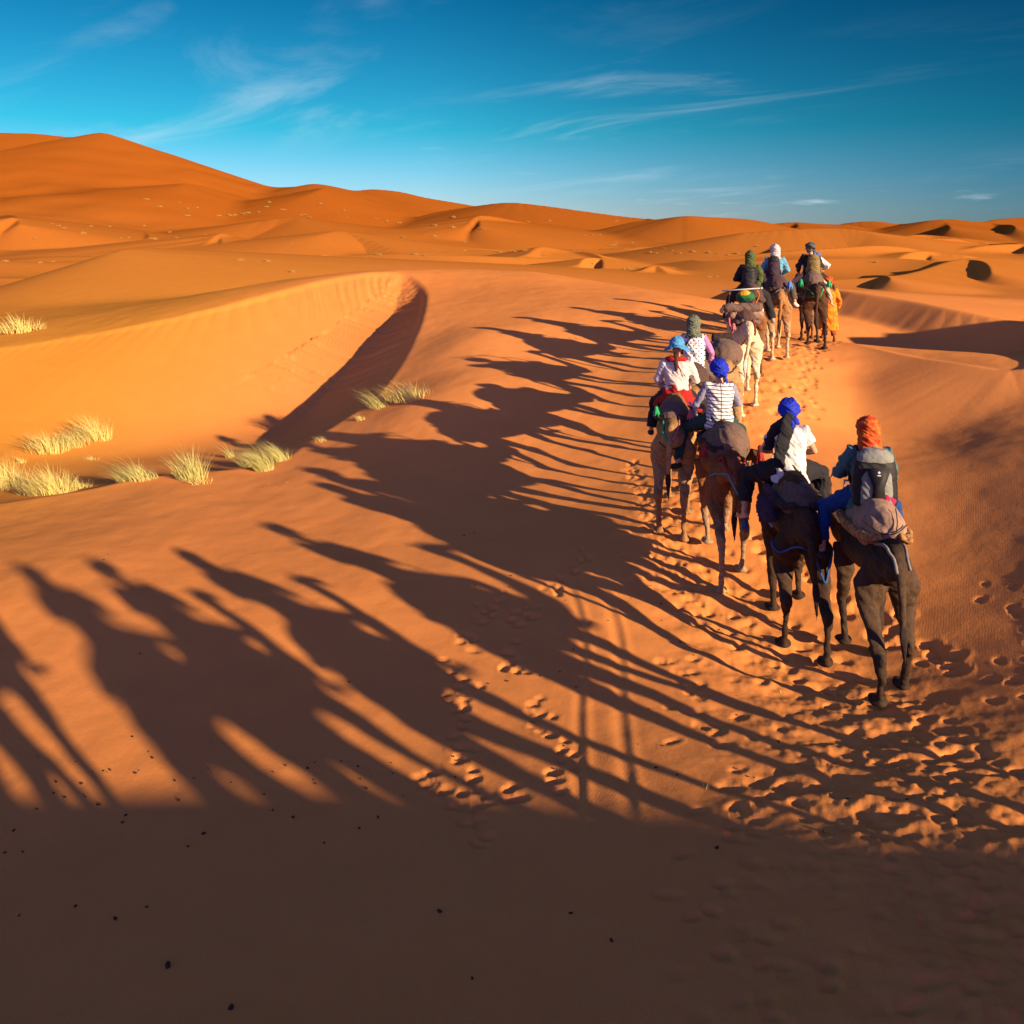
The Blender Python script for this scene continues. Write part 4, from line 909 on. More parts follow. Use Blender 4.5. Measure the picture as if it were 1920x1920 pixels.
def backpack(label, M, lean, side, mats, kind='day', sz=(.165, .085, .27), zc=.34, off=0.0):
    """carried on the back of a rider: bag, pocket, straps, lid"""
    loc, rot, _ = M.decompose()
    root = thing('backpack', label, 'backpack', loc, rot.to_euler().z, 'backpacks on the riders')
    T = lambda p: Vector((p[0] + off + side * max(0, p[2]), p[1] + lean * max(0, p[2]), p[2]))
    yb = -.15 - sz[1]
    S = Shape()
    a, b, c = sz
    S.rings([(zc - c, a * .80, b * .8, off + side * (zc - c), yb + lean * (zc - c)), (zc - c * .93, a * .97, b * 1.05, off + side * (zc - c), yb + lean * (zc - c)), (zc - c * .3, a, b * 1.12, off + side * zc, yb + lean * zc), (zc + c * .3, a * .96, b, off + side * (zc + c * .3), yb + lean * (zc + c * .3)),
             (zc + c * .75, a * .82, b * .85, off + side * (zc + c * .7), yb + lean * (zc + c * .7)), (zc + c * .97, a * .55, b * .62, off + side * (zc + c), yb + .01 + lean * (zc + c)), (zc + c, a * .3, b * .4, off + side * (zc + c), yb + .01 + lean * (zc + c))], 22)
    bag = link('bag', S.build('bag', .011, 3, .015, 12, 3), mats[0], root)
    S = Shape(); S.rings([(zc - c * .86, a * .70, b * .5, 0, 0), (zc - c * .5, a * .72, b * .62, 0, 0), (zc + c * .15, a * .66, b * .5, 0, 0), (zc + c * .38, a * .45, b * .3, 0, 0)], 18)
    S.v = [T((p.x, p.y + yb - b * .72, p.z)) - Vector((0, 0, 0)) for p in S.v]
    pk = link('pocket', S.build('pocket', .010, 2, .012, 14, 4), mats[1], root)
    S = Shape(); S.rings([(zc + c * .55, a * .86, b * .98, 0, 0), (zc + c * .78, a * .80, b * .95, 0, 0), (zc + c * 1.0, a * .5, b * .6, 0, 0)], 18)
    S.v = [T((p.x, p.y + yb - .012, p.z + .012)) for p in S.v]
    link('lid', S.build('lid', .010, 2, .01, 14, 5), mats[2], root)
    if kind == 'day':
        # central panel, bright edges and a small emblem
        S = Shape(); q = [(-.30, -.80), (.30, -.80), (.24, -.2), (.52, .42), (-.52, .42), (-.24, -.2)]
        fr = [T((x * a, yb - b * (1.28 if z > .3 else 1.40) - .006, zc + z * c)) for x, z in q]; bk = [p + Vector((0, .03, 0)) for p in fr]
        S._add(fr + bk, [(0, 1, 2, 5), (5, 2, 3, 4), (6, 11, 8, 7), (11, 10, 9, 8)] + [(i, i + 6, (i + 1) % 6 + 6, (i + 1) % 6) for i in range(6)])
        pn = link('front_panel', S.raw('front_panel'), mats[3], root)
        S = Shape(); S.ell(T((0, yb - b * 1.36, zc + .30 * c)), (.014, .006, .014)); link('emblem', S.raw('emblem'), MATS['pale_print'], root)
        S = Shape(); S.ell(T((0, yb - b * 1.36, zc + .20 * c)), (.024, .006, .006)); link('emblem', S.raw('emblem'), MATS['pale_print'], root)
    for s in (-1, 1):
        S = Shape(); S.tube([T((s * .10, yb + b * .6, zc + c * .82)), T((s * .125, -.09, .60)), T((s * .125, .03, .625)), T((s * .13, .125, .54)), T((s * .14, .155, .38)), T((s * .17, .10, .20)), T((s * .15, yb + b * .8, zc - c * .7))], [(.034, .012)] * 7, 8)
        link('shoulder_strap', S.build('shoulder_strap', .010, 1), mats[4 if len(mats) > 4 else 2], root)
    if kind != 'day':
        for s in (-1, 1):
            S = Shape(); S.ell(T((s * a * 1.0, yb, zc - c * .45)), (.035, .06, .10)); link('side_pocket', S.build('side_pocket', .011, 1), mats[1], root)
    S = Shape(); S.tube([T((-.03, yb + .02, zc + c * 1.0)), T((0, yb + .02, zc + c * 1.12)), T((.03, yb + .02, zc + c * 1.0))], .009, 6); link('carry_loop', S.raw('carry_loop'), mats[2], root)
    return root

# ------------------------------------------------------------------ the caravan
def at(px, d):
    return (px - 960) / F * d, d
cloth('steel', (.35, .35, .36), .35, .05, 20, 0); cloth('pale_print', (.55, .55, .55), .6, 0, 20, 0)
M_ = dict(
    orange=cloth('orange_scarf', (.36, .022, .008), .8, .1, 16, .3, (.50, .13, .012)), teal=cloth('teal_shirt', (.045, .115, .125), .8, .1), jeans=cloth('blue_trousers', (.010, .042, .17), .85, .15),
    navy=cloth('navy_shoe', (.015, .02, .05), .7), blue=cloth('blue_scarf', (.006, .022, .36), .7, .15), white=cloth('white_cotton', (.52, .51, .50), .85, .04), black=DARK, green=cloth('dark_green_trousers', (.015, .045, .035), .85),
    lav=cloth('lavender_sleeve', (.20, .19, .26), .85), hat=cloth('light_blue_hat', (.055, .22, .42), .85, .08), red=cloth('red_wrap', (.28, .010, .007), .8, .08), cream=cloth('cream_top', (.50, .45, .42), .85, .05),
    camo=cloth('dark_green_patterned_scarf', (.13, .15, .10), .85, .3, 45, .3, (.012, .02, .016)), pink=cloth('pink_sleeve', (.40, .16, .36), .85, .1), taupe=cloth('taupe_trousers', (.105, .075, .065), .85, .1),
    olive=cloth('olive_hood', (.055, .075, .022), .85, .2, 24), sky=cloth('light_blue_shirt', (.08, .26, .38), .8, .1), khaki=cloth('olive_trousers', (.07, .058, .038), .85, .1), beige=cloth('beige_trousers', (.36, .31, .24), .85, .08),
    charcoal=cloth('dark_patterned_scarf', (.09, .09, .09), .85, .3, 60, .3, (.012, .012, .012)), robe=cloth('orange_robe', (.52, .19, .008), .8, .12, 8, .35, (.42, .09, .006)), wshoe=cloth('white_shoe', (.5, .5, .5), .7, .05), sneaker=cloth('grey_sneaker', (.22, .22, .24), .7, .3, 20),
    grey=cloth('grey_brown_blanket', (.115, .074, .056), .9, .12, 22, .3), brown=cloth('brown_blanket', (.062, .036, .03), .9, .15, 22, .3), sand_b=cloth('sand_coloured_blanket', (.25, .16, .11), .9, .12, 14, .35, (.17, .11, .08)), pad=cloth('striped_pad', (.32, .15, .05), .9, .3, 18, .4, (.05, .025, .015)),
    dpad=cloth('dark_pad', (.035, .022, .018), .9, .2, 18, .4), packgrey=cloth('pack_grey', (.17, .18, .165), .7, .08, 30, .15), packblack=cloth('pack_black', (.012, .012, .014), .6, .1, 30, .15), packolive=cloth('pack_olive', (.15, .115, .035), .7, .2, 26, .2), packyellow=cloth('pack_yellow', (.34, .19, .012), .7, .1),
    packplum=cloth('pack_plum', (.028, .014, .028), .7, .2, 26, .2), packred=cloth('pack_red', (.20, .02, .03), .7), matblue=cloth('blue_mat', (.05, .16, .42), .7),
    rgrey=cloth('grey_rope', (.15, .14, .14), .8), rblue=cloth('blue_rope', (.02, .07, .24), .7), rcyan=cloth('cyan_rope', (.07, .24, .28), .7), rgreen=cloth('green_rope', (.012, .26, .09), .7), rred=cloth('red_rope', (.25, .02, .02), .8, .3, 40), rpink=cloth('pink_rope', (.42, .10, .11), .8), rdark=cloth('dark_rope', (.03, .022, .018), .8), roran=cloth('orange_rope', (.42, .12, .015), .8),
    stripe=striped('striped_waistcoat', (.52, .51, .51), (.012, .014, .035), 19, .24), dots=dotted('dotted_blouse', (.52, .50, .52), (.02, .02, .05)), wstripe=striped('white_striped_scarf', (.48, .47, .47), (.04, .045, .06), 38, .34, 0, .5, False), hair=cloth('brown_hair', (.05, .018, .008), .6, .2, 60, .4), hair_d=cloth('black_hair', (.012, .009, .008), .6, .2, 60, .4),
    yellow=cloth('yellow_bag', (.42, .26, .01), .7, .05), bgreen=cloth('green_bag', (.01, .10, .035), .7, .1),
)
COAT = dict(
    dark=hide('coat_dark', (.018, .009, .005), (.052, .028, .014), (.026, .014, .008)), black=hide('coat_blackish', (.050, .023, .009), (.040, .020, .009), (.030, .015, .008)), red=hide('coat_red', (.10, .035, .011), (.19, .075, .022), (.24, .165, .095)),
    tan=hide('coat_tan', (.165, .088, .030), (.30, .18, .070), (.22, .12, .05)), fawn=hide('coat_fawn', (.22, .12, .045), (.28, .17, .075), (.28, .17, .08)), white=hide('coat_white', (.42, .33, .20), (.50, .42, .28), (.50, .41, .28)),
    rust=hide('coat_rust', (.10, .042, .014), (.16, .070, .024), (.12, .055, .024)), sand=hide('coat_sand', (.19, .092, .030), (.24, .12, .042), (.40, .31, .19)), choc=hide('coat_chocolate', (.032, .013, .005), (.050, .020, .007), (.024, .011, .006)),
)
def seatM(cam, dy=.26, z=SEAT, dx=0.0):
    return frame_of(cam) @ Matrix.Translation((dx, dy, z))

CAMELS = {}
def add(key, label, px, d, yaw, coat, **k):
    x, y = at(px, d); CAMELS[key] = camel(label, x, y, yaw, COAT[coat], **k); return CAMELS[key]

# nearest: dark camel, rider in an orange scarf
c = add(1, 'dark brown camel nearest the viewer under the rider in an orange headscarf', 1640, 9.55, 7, 'dark', gait=2.2, neck=18, head_drop=.35, tail_sway=.02, fine=.015)
saddle('saddle with beige blanket and striped rolls on the nearest dark camel', c, (M_['sand_b'], M_['pad']), ropes=(
    ([(-.24, -.52, 1.74), (-.14, -.70, 1.74), (-.06, -.86, 1.60), (-.02, -.92, 1.50)], .018, M_['rgrey']), ([(.24, -.52, 1.74), (.20, -.70, 1.70), (.17, -.86, 1.52)], .016, M_['rgrey']), ([(-.22, -.42, 1.86), (-.08, -.575, 1.80), (.06, -.58, 1.82), (.2, -.44, 1.86)], .007, M_['rdark'], 1), ([(.05, -.575, 1.80), (.08, -.52, 1.92), (.10, -.40, 2.02)], .006, M_['rdark'], 1)), seed=1)
Ms = seatM(c)
p = person('person in an orange headscarf and teal shirt riding the nearest dark camel', Ms, dict(lean=-.02, turn=0, elL=(-.33, .08, .27), elR=(.30, .06, .27), wrL=(-.12, .34, .24), wrR=(.12, .34, .24), knL=(-.42, .28, -.18), anL=(-.48, .12, -.64), toeL=(-.52, .30, -.72)),
    dict(head=dict(kind='hood', mat=M_['orange'], name='headscarf'), shirt=dict(mat=M_['teal'], hem=-.10, flare=1.1, inflate=.015, seed=1), trousers=dict(mat=M_['jeans'], len=.88, wide=1.12), shoe=M_['navy']), vox=.010)
backpack('black and grey backpack on the rider in the orange headscarf', Ms, -.02, 0, [M_['packblack'], M_['packgrey'], M_['packgrey'], M_['packblack'], M_['packblack']], 'day', (.245, .11, .32), .335)
t = thing('bottle', 'pale blue plastic bottle wedged between the grey backpack and saddle', 'bottle', tuple(Ms @ Vector((.13, -.22, .04))), c.rotation_euler.z)
S = Shape(); S.tube([(0, 0, -.07), (0, 0, .05), (0, 0, .075), (0, 0, .09)], [.032, .032, .018, .014], 10); link('bottle_body', S.raw('bottle_body'), M_['sky'], t)
S = Shape(); S.tube([(0, 0, .09), (0, 0, .112)], .016, 10); link('cap', S.raw('cap'), M_['white'], t)
t = thing('scarf', 'magenta cloth folded over the beige saddle of the nearest camel', 'cloth', tuple(Ms @ Vector((0, -.30, .10))), c.rotation_euler.z)
S = Shape(); S.tube([(-.20, .02, -.04), (-.06, -.10, .06), (.08, -.12, .05), (.20, -.02, -.02)], [(.05, .012)] * 4, 8, up=(0, 1, 0)); link('folded_cloth', S.build('folded_cloth', .01, 1, .02, 16, 2), cloth('magenta_cloth', (.26, .012, .07), .8, .2), t)

# second: blackish camel, white T-shirt
c = add(2, 'blackish brown camel carrying the rider in a white T-shirt', 1489, 10.65, 7, 'black', gait=5.3, neck=22, head_drop=.2, tail_sway=.06, fine=.015)
saddle('saddle with grey rumpled blanket on the blackish camel', c, (M_['grey'], M_['dpad']), mound=(.24, .38, .28), mpos=(0, -.16, 1.71), ropes=(
    ([(-.34, -.40, 1.30), (-.38, -.62, 1.18), (-.24, -.82, 1.10), (-.06, -.90, 1.16)], .013, M_['rblue']), ([(.36, -.40, 1.30), (.37, -.60, 1.12), (.24, -.80, 1.02), (.10, -.86, 1.18)], .013, M_['rblue']), ([(.2, -.5, 1.8), (.33, -.62, 1.55), (.3, -.72, 1.3)], .01, M_['rdark'])), seed=2)
Ms = seatM(c)
p = person('person in a white T-shirt and blue turban with a black scarf down the back', Ms, dict(lean=.04, side=.0, turn=-12, elR=(.33, .10, .28), wrR=(.16, .34, .20), elL=(-.33, .12, .27), wrL=(-.14, .36, .20), knL=(-.48, .36, -.12), anL=(-.54, .20, -.56), toeL=(-.60, .34, -.66), knR=(.48, .40, -.06)),
    dict(head=dict(kind='smooth', mat=M_['blue'], name='turban'), shirt=dict(mat=M_['white'], sleeve='short', hem=-.08, flare=1.16, inflate=.012, seed=2), trousers=dict(mat=DARK, len=.86, wide=1.35),
         cloths=(('scarf', [(.02, -.10, .76), (-.04, -.145, .66), (-.10, -.175, .50), (-.15, -.18, .30), (-.17, -.17, .12)], ((.10, .035), (.075, .015)), DARK), ('scarf', [(-.06, -.08, .68), (-.17, -.06, .60), (-.24, -.02, .46), (-.27, .0, .30)], ((.07, .07), (.06, .05)), DARK), ('scarf', [(.02, -.13, .73), (.06, -.145, .69), (.09, -.13, .655)], ((.05, .02), (.02, .012)), M_['blue']))), vox=.010)

t = thing('cloth', 'dark rumpled cloth with a white edge hanging from the blackish camel saddle', 'cloth', tuple(frame_of(c) @ Vector((-.30, -.30, 1.72))), c.rotation_euler.z)
S = Shape(); S.tube([(.04, .1, .06), (-.04, .05, -.02), (-.07, .02, -.14), (-.05, -.02, -.24)], [(.16, .025), (.18, .03), (.17, .025), (.15, .015)], 10, up=(0, 1, 0)); link('folded_cloth', S.build('folded_cloth', .012, 1, .05, 11, 5), cloth('plum_cloth', (.05, .032, .045), .85, .2), t)
S = Shape(); S.tube([(-.05, -.17, -.245), (-.055, -.02, -.26), (-.05, .13, -.24)], [(.012, .02)] * 3, 8); link('hem', S.build('hem', .01, 1, .01, 14, 3), M_['lav'], t)

# third: reddish camel, striped waistcoat
c = add(3, 'reddish brown camel under the rider in a striped waistcoat', 1356, 12.35, 3, 'red', gait=1.0, neck=10, head_drop=.25, tail_sway=-.03, fine=.016)
saddle('saddle with large taupe blanket mound and red tassels on the reddish camel', c, (M_['grey'], M_['dpad']), mound=(.30, .44, .31), mpos=(.02, -.20, 1.72), pads=True, ropes=(
    ([(-.34, -.48, 1.72), (-.24, -.70, 1.66), (-.12, -.86, 1.52), (-.03, -.92, 1.44)], .020, M_['rred']), ([(.34, -.48, 1.72), (.25, -.70, 1.64), (.15, -.84, 1.54), (.05, -.92, 1.44)], .020, M_['rred']), ([(-.36, -.55, 1.38), (-.30, -.72, 1.42), (-.12, -.90, 1.46)], .010, M_['rcyan']), ([(-.10, -.86, 1.46), (.02, -.97, 1.22), (.10, -.98, 1.02)], .013, M_['rcyan'], 1), ([(.06, -.97, 1.06), (.10, -1.0, .98), (.14, -.97, .92)], .022, M_['rcyan'], 1)),
    tassels=(((-.36, -.50, 1.78), .04, .22, M_['rred']), ((.42, -.46, 1.74), .045, .30, M_['rred']), ((.10, -.985, .92), .035, .16, M_['rblue'])), seed=3)
Ms = seatM(c, .30)
p = person('person in a striped waistcoat and close blue headscarf on the reddish camel', Ms, dict(lean=.02, side=.0, turn=8, elL=(-.34, .02, .28), wrL=(-.20, .28, .20), knL=(-.47, .34, -.14), anL=(-.60, .08, -.60), toeL=(-.72, .22, -.70)),
    dict(head=dict(kind='smooth', mat=M_['blue'], name='headscarf'), shirt=dict(mat=M_['stripe'], sleeve='none', hem=-.06, inflate=.012, seed=3), sleeves=M_['lav'], trousers=dict(mat=M_['green'], len=.95, wide=1.05), shoe=DARK), vox=.0105)

# fourth: tan camel, blue hat
c = add(4, 'tan camel with dark shaded flank carrying the rider in a light blue hat', 1266, 13.5, 16, 'tan', gait=3.3, neck=-8, tail_sway=-.02)
saddle('saddle with round grey brown blanket and green strap on the tan camel', c, (M_['grey'], M_['dpad']), mound=(.25, .38, .28), mpos=(0, -.20, 1.70), ropes=(
    ([(-.22, -.50, 1.80), (-.20, -.68, 1.68), (-.10, -.86, 1.52), (-.02, -.92, 1.42)], .016, M_['rgreen']), ([(.24, -.48, 1.80), (.18, -.68, 1.68), (.08, -.86, 1.52), (.03, -.92, 1.42)], .013, M_['rpink']), ([(-.30, -.72, 1.30), (-.12, -.93, 1.22), (.12, -.93, 1.16), (.3, -.75, 1.2)], .010, M_['rdark']), ([(.24, -.30, 1.95), (.34, -.28, 1.82), (.32, -.36, 1.66)], .022, M_['white'], 1)),
    tassels=(((-.24, -.50, 1.86), .04, .12, M_['rgreen']), ((.28, -.48, 1.84), .05, .16, M_['rpink'])), seed=4)
Ms = seatM(c, .30)
p = person('person in a light blue sun hat, cream top and red wrap', Ms, dict(lean=.0, turn=4, elL=(-.30, .0, .28), wrL=(-.26, .20, .10), elR=(.30, .04, .28)),
    dict(head=dict(kind='hat', mat=M_['hat'], name='sun_hat'), shirt=dict(mat=M_['cream'], hem=.14, inflate=.022, seed=4), trousers=dict(mat=DARK, len=.95, wide=1.2), skirt=M_['red'], shoe=M_['navy'],
         cloths=(('scarf', [(-.15, .0, .60), (-.08, -.10, .63), (.06, -.11, .64), (.14, -.02, .62)], ((.05, .05), (.035, .04)), M_['red']), ('hair', [(.0, -.11, .74), (.0, -.145, .62), (.01, -.17, .52), (-.005, -.175, .44)], ((.045, .03), (.016, .012)), M_['hair']), ('strap', [(.02, -.172, .55), (.08, -.178, .46), (.155, -.165, .36)], ((.014, .006), (.014, .006)), M_['red']))))

# fifth: dotted blouse
c = add(5, 'tan camel mostly hidden behind the rider in the light blue hat', 1300, 15.3, 14, 'tan', gait=.5, neck=-5)
saddle('saddle with dark blanket under the rider in a dotted blouse', c, (M_['brown'], M_['dpad']), seed=5, tassels=(((.36, -.40, 1.72), .035, .18, M_['rgreen']), ((.40, .0, 1.60), .035, .2, M_['rcyan'])))
Ms = seatM(c, .26)
p = person('person in a dotted white blouse with pink sleeves and dark patterned headscarf', Ms, dict(lean=.03, turn=-8, knR=(.42, .30, -.22), anR=(.50, .16, -.66), toeR=(.52, .34, -.74), elR=(.32, .02, .30), wrR=(.30, .18, .08)),
    dict(head=dict(kind='hood', mat=M_['camo'], name='headscarf'), shirt=dict(mat=M_['dots'], sleeve='none', hem=-.06, inflate=.018, seed=5), sleeves=M_['pink'], trousers=dict(mat=M_['taupe'], len=.72, wide=1.15), shoe=M_['sneaker'],
         cloths=(('strap', [(-.02, -.155, .60), (-.10, -.165, .50), (-.17, -.15, .36)], ((.016, .007), (.016, .007)), DARK),)))

# sixth: pack camel without rider
c = add(6, 'fawn camel without a rider carrying a grey bundle, behind the blue headscarf', 1356, 16.6, 9, 'fawn', gait=4.2, neck=-20, tail_sway=-.10)
saddle('lumpy grey brown pack saddle on the riderless fawn camel', c, (M_['grey'], M_['grey']), mound=(.36, .50, .28), mpos=(0, -.12, 1.78), handle=False, ropes=(([(-.34, -.45, 1.66), (-.22, -.72, 1.58), (.02, -.86, 1.52), (.24, -.70, 1.62), (.38, -.42, 1.68)], .014, M_['rdark']),), seed=6,
       roll=(((-.20, .25, 2.04), (.22, .25, 2.06), .09, M_['dpad']),))

# seventh: white camel with luggage
c = add(7, 'white camel without a rider loaded with luggage', 1394, 18.4, 6, 'white', gait=1.9, neck=12, tail_sway=-.12, tail_mat=M_['cream'])
saddle('pack saddle with brown blanket, grey mat and red ropes on the white camel', c, (M_['brown'], M_['grey']), mound=(.32, .48, .30), mpos=(0, -.05, 1.78), ropes=(
    ([(-.32, -.20, 1.95), (-.36, -.42, 1.70), (-.32, -.60, 1.50)], .022, M_['rpink'], 1), ([(.30, -.25, 2.0), (.26, -.55, 1.80), (.14, -.86, 1.50)], .020, M_['rred']), ([(.30, .25, 2.05), (.36, .20, 2.25), (.28, .12, 2.38)], .016, M_['roran'], 1), ([(-.28, .2, 2.0), (-.26, .2, 2.3)], .012, M_['roran'], 1)),
    tassels=(((-.30, -.60, 1.66), .05, .14, M_['rpink']), ((.34, -.1, 2.0), .05, .10, M_['white'])), roll=(((-.46, -.34, 2.00), (.34, -.34, 2.02), .10, M_['grey']), ((-.34, -.30, 1.84), (.36, -.30, 1.88), .11, M_['sand_b'])), seed=7)
t = thing('bag', 'round yellow and green bag on top of the white camel luggage', 'bag', tuple(frame_of(c) @ Vector((.02, -.12, 2.24))), c.rotation_euler.z)
S = Shape(); S.ell((0, 0, 0), (.20, .17, .13)); link('bag_body', S.build('bag_body', .014, 2, .02, 12, 2), M_['bgreen'], t)
S = Shape(); S.ell((-.02, -.03, .05), (.15, .14, .09)); link('lid', S.build('lid', .014, 2, .02, 12, 2), M_['yellow'], t)
t = thing('pole', 'thin pale pole laid across the white camel luggage', 'pole', tuple(frame_of(c) @ Vector((-.05, .05, 2.36))), c.rotation_euler.z)
S = Shape(); S.tube([(-.40, 0, -.02), (.42, .02, .04)], .014, 8); link('shaft', S.raw('shaft'), MATS['steel'], t)
S = Shape(); S.tube([(.42, .02, .04), (.46, .02, .043)], .020, 8); link('tip', S.raw('tip'), M_['white'], t)

# eighth: hooded rider
c = add(8, 'rust brown camel in front of the white camel under the rider in an olive hood', 1408, 20.6, 12, 'rust', gait=2.8, neck=5)
saddle('saddle with tall brown blanket below the rider in an olive hood', c, (M_['brown'], M_['brown']), mound=(.29, .44, .36), seed=8)
Ms = seatM(c, .26)
p = person('person in an olive hooded shawl and black clothes with a black backpack', Ms, dict(lean=.0, knL=(-.46, .26, -.24), anL=(-.56, .06, -.70), toeL=(-.60, .22, -.76), anR=(.54, .16, -.70), toeR=(.58, .32, -.80), elR=(.32, .02, .26), elL=(-.34, .02, .26)),
    dict(head=dict(kind='hood', mat=M_['olive'], point=True, name='hood'), shirt=dict(mat=DARK, hem=-.08, inflate=.03, seed=6), trousers=dict(mat=DARK, len=1.0, wide=1.4), shoe=M_['sneaker'],
         cloths=(('shawl', [(.14, -.10, .60), (.22, -.10, .44), (.22, -.16, .24), (.10, -.22, .04)], ((.10, .05), (.05, .02)), M_['olive']),)))
backpack('black backpack with red marks on the rider in the olive hood', Ms, 0, 0, [M_['packblack'], M_['packblack'], M_['packblack'], M_['packred'], M_['packblack']], 'trek', (.17, .10, .27), .30, -.04)

# ninth: light blue shirt
c = add(9, 'sand coloured camel with pale legs under the rider in a light blue shirt', 1455, 22.2, 9, 'sand', gait=.2, neck=-15, tail_sway=-.05)
saddle('saddle with dark plum blanket and blue knot on the pale legged camel', c, (cloth('plum_blanket', (.055, .028, .032), .9, .12), M_['brown']), mound=(.28, .42, .35), seed=9, tassels=(((.26, -.52, 1.88), .06, .16, M_['matblue']),), ropes=(([(-.34, -.5, 1.7), (-.2, -.72, 1.66), (.2, -.62, 1.78)], .012, M_['rgrey']),))
Ms = seatM(c, .28)
p = person('person in a light blue shirt and white striped headscarf with a dark backpack', Ms, dict(lean=.0, turn=14, side=.02, elR=(.34, .0, .28), wrR=(.20, .26, .16), knR=(.48, .34, -.14), anR=(.56, .20, -.58), toeR=(.64, .30, -.68)),
    dict(head=dict(kind='hood', mat=M_['wstripe'], name='headscarf'), shirt=dict(mat=M_['sky'], hem=-.08, inflate=.02, seed=7), trousers=dict(mat=M_['khaki'], len=.92, wide=1.15), shoe=M_['wshoe']))
backpack('dark plum backpack on the rider in the light blue shirt', Ms, 0, .02, [M_['packplum'], M_['packplum'], M_['packblack'], M_['packred'], M_['packblack']], 'trek', (.17, .11, .30), .34, -.06)

# tenth: chocolate camel
c = add(10, 'chocolate brown camel with green ropes beside the guide in orange', 1523, 24.0, 10, 'choc', gait=3.9, neck=10, tail_sway=-.06)
saddle('saddle with taupe blanket and green ropes on the chocolate camel', c, (M_['grey'], M_['dpad']), mound=(.28, .42, .33), seed=10, ropes=(
    ([(-.36, -.42, 1.72), (-.26, -.64, 1.62), (-.05, -.90, 1.40)], .014, M_['rgreen']), ([(-.36, -.42, 1.72), (-.42, -.50, 1.50), (-.40, -.55, 1.30)], .014, M_['rgreen']), ([(.36, -.42, 1.72), (.22, -.68, 1.60), (.06, -.90, 1.38)], .014, M_['rgreen'])), tassels=(((-.37, -.42, 1.80), .06, .18, M_['rgreen']), ((.37, -.42, 1.78), .06, .18, M_['rgreen'])))
Ms = seatM(c, .26)
p = person('person in dark top and beige trousers with an olive and yellow backpack', Ms, dict(lean=.0, knR=(.44, .22, -.24), anR=(.58, .06, -.74), toeR=(.68, .16, -.86), elL=(-.34, .0, .28), wrL=(-.30, .22, .14)),
    dict(head=dict(kind='turban', mat=M_['charcoal'], name='turban'), shirt=dict(mat=DARK, hem=-.06, inflate=.03, seed=8), trousers=dict(mat=M_['beige'], len=.9, wide=1.0)))
backpack('olive and yellow backpack with a blue mat on the rider of the chocolate camel', Ms, 0, 0, [M_['packolive'], M_['packolive'], M_['packolive'], M_['packyellow'], M_['packyellow']], 'trek', (.185, .11, .30), .32, .04)
t = thing('sleeping_mat', 'rolled blue sleeping mat on top of the olive and yellow backpack', 'mat', tuple(Ms @ Vector((.13, -.22, .62))), c.rotation_euler.z)
S = Shape(); S.tube([(-.10, 0, 0), (-.09, 0, 0), (.09, 0, 0), (.10, 0, 0)], [.05, .065, .065, .05], 14); link('mat_roll', S.build('mat_roll', .01, 1), M_['matblue'], t)
S = Shape(); S.tube([(0, .068 * math.cos(q), .068 * math.sin(q)) for q in [i * 2 * math.pi / 16 for i in range(17)]] , .008, 6); link('strap', S.raw('strap'), DARK, t)

# eleventh: leader, almost hidden
c = add(11, 'brown camel at the head of the caravan, hidden behind the chocolate camel', 1527, 26.6, 12, 'rust', gait=1.4)
saddle('saddle with dark flap on the foremost camel', c, (M_['brown'], M_['dpad']), seed=11)
Ms = seatM(c, .26)
p = person('person in a white shirt and red wrap on the foremost camel', Ms, dict(lean=.0, elR=(.46, -.05, .34), wrR=(.36, .18, .24), knR=(.56, .3, -.2), anR=(.62, .14, -.64), hx=-.06),
    dict(head=dict(kind='turban', mat=M_['charcoal'], name='turban'), shirt=dict(mat=M_['white'], hem=.0, inflate=.03, seed=9), trousers=dict(mat=DARK, len=.95, wide=1.3), skirt=M_['red'], shoe=DARK))

# guide on foot
x, y = at(1553, 24.6); gz_ = ground(x, y)
p = person('person on foot in an orange robe walking beside the chocolate camel', Matrix.Translation((x, y, gz_ + .93)) @ Matrix.Rotation(-.15, 4, 'Z'),
    dict(lean=.04, knL=(-.10, .13, -.36), anL=(-.10, -.02, -.80), toeL=(-.11, .12, -.90), knR=(.11, .06, -.38), anR=(.12, -.22, -.76), toeR=(.13, -.10, -.89), elL=(-.28, -.04, .28), wrL=(-.26, .14, .08), elR=(.28, -.06, .28), wrR=(.30, .10, .06)),
    dict(skin=SKIN_D, head=dict(kind='turban', mat=cloth('orange_turban', (.50, .075, .01), .8, .15), name='turban'), shirt=dict(mat=M_['robe'], hem=-.56, flare=1.25, inflate=.05, seed=10), trousers=dict(mat=M_['rust'] if 'rust' in M_ else cloth('rust_trousers', (.28, .055, .012), .85), len=.9, wide=1.2)), group='people on foot')
t = thing('shoulder_bag', 'small patterned bag at the hip of the guide in orange', 'bag', (x - .26, y - .06, gz_ + .92), 0)
S = Shape(); S.ell((0, 0, -.06), (.07, .10, .12)); link('bag_body', S.build('bag_body', .012, 2, .01, 12, 1), M_['camo'], t)
S = Shape(); S.tube([tuple(q) for q in catmull([(0, 0, .04), (.05, -.10, .28), (.20, -.13, .46), (.34, -.04, .56), (.36, .06, .52)], 5)], [(.014, .006)] * 21, 6); link('strap', S.raw('strap'), DARK, t)

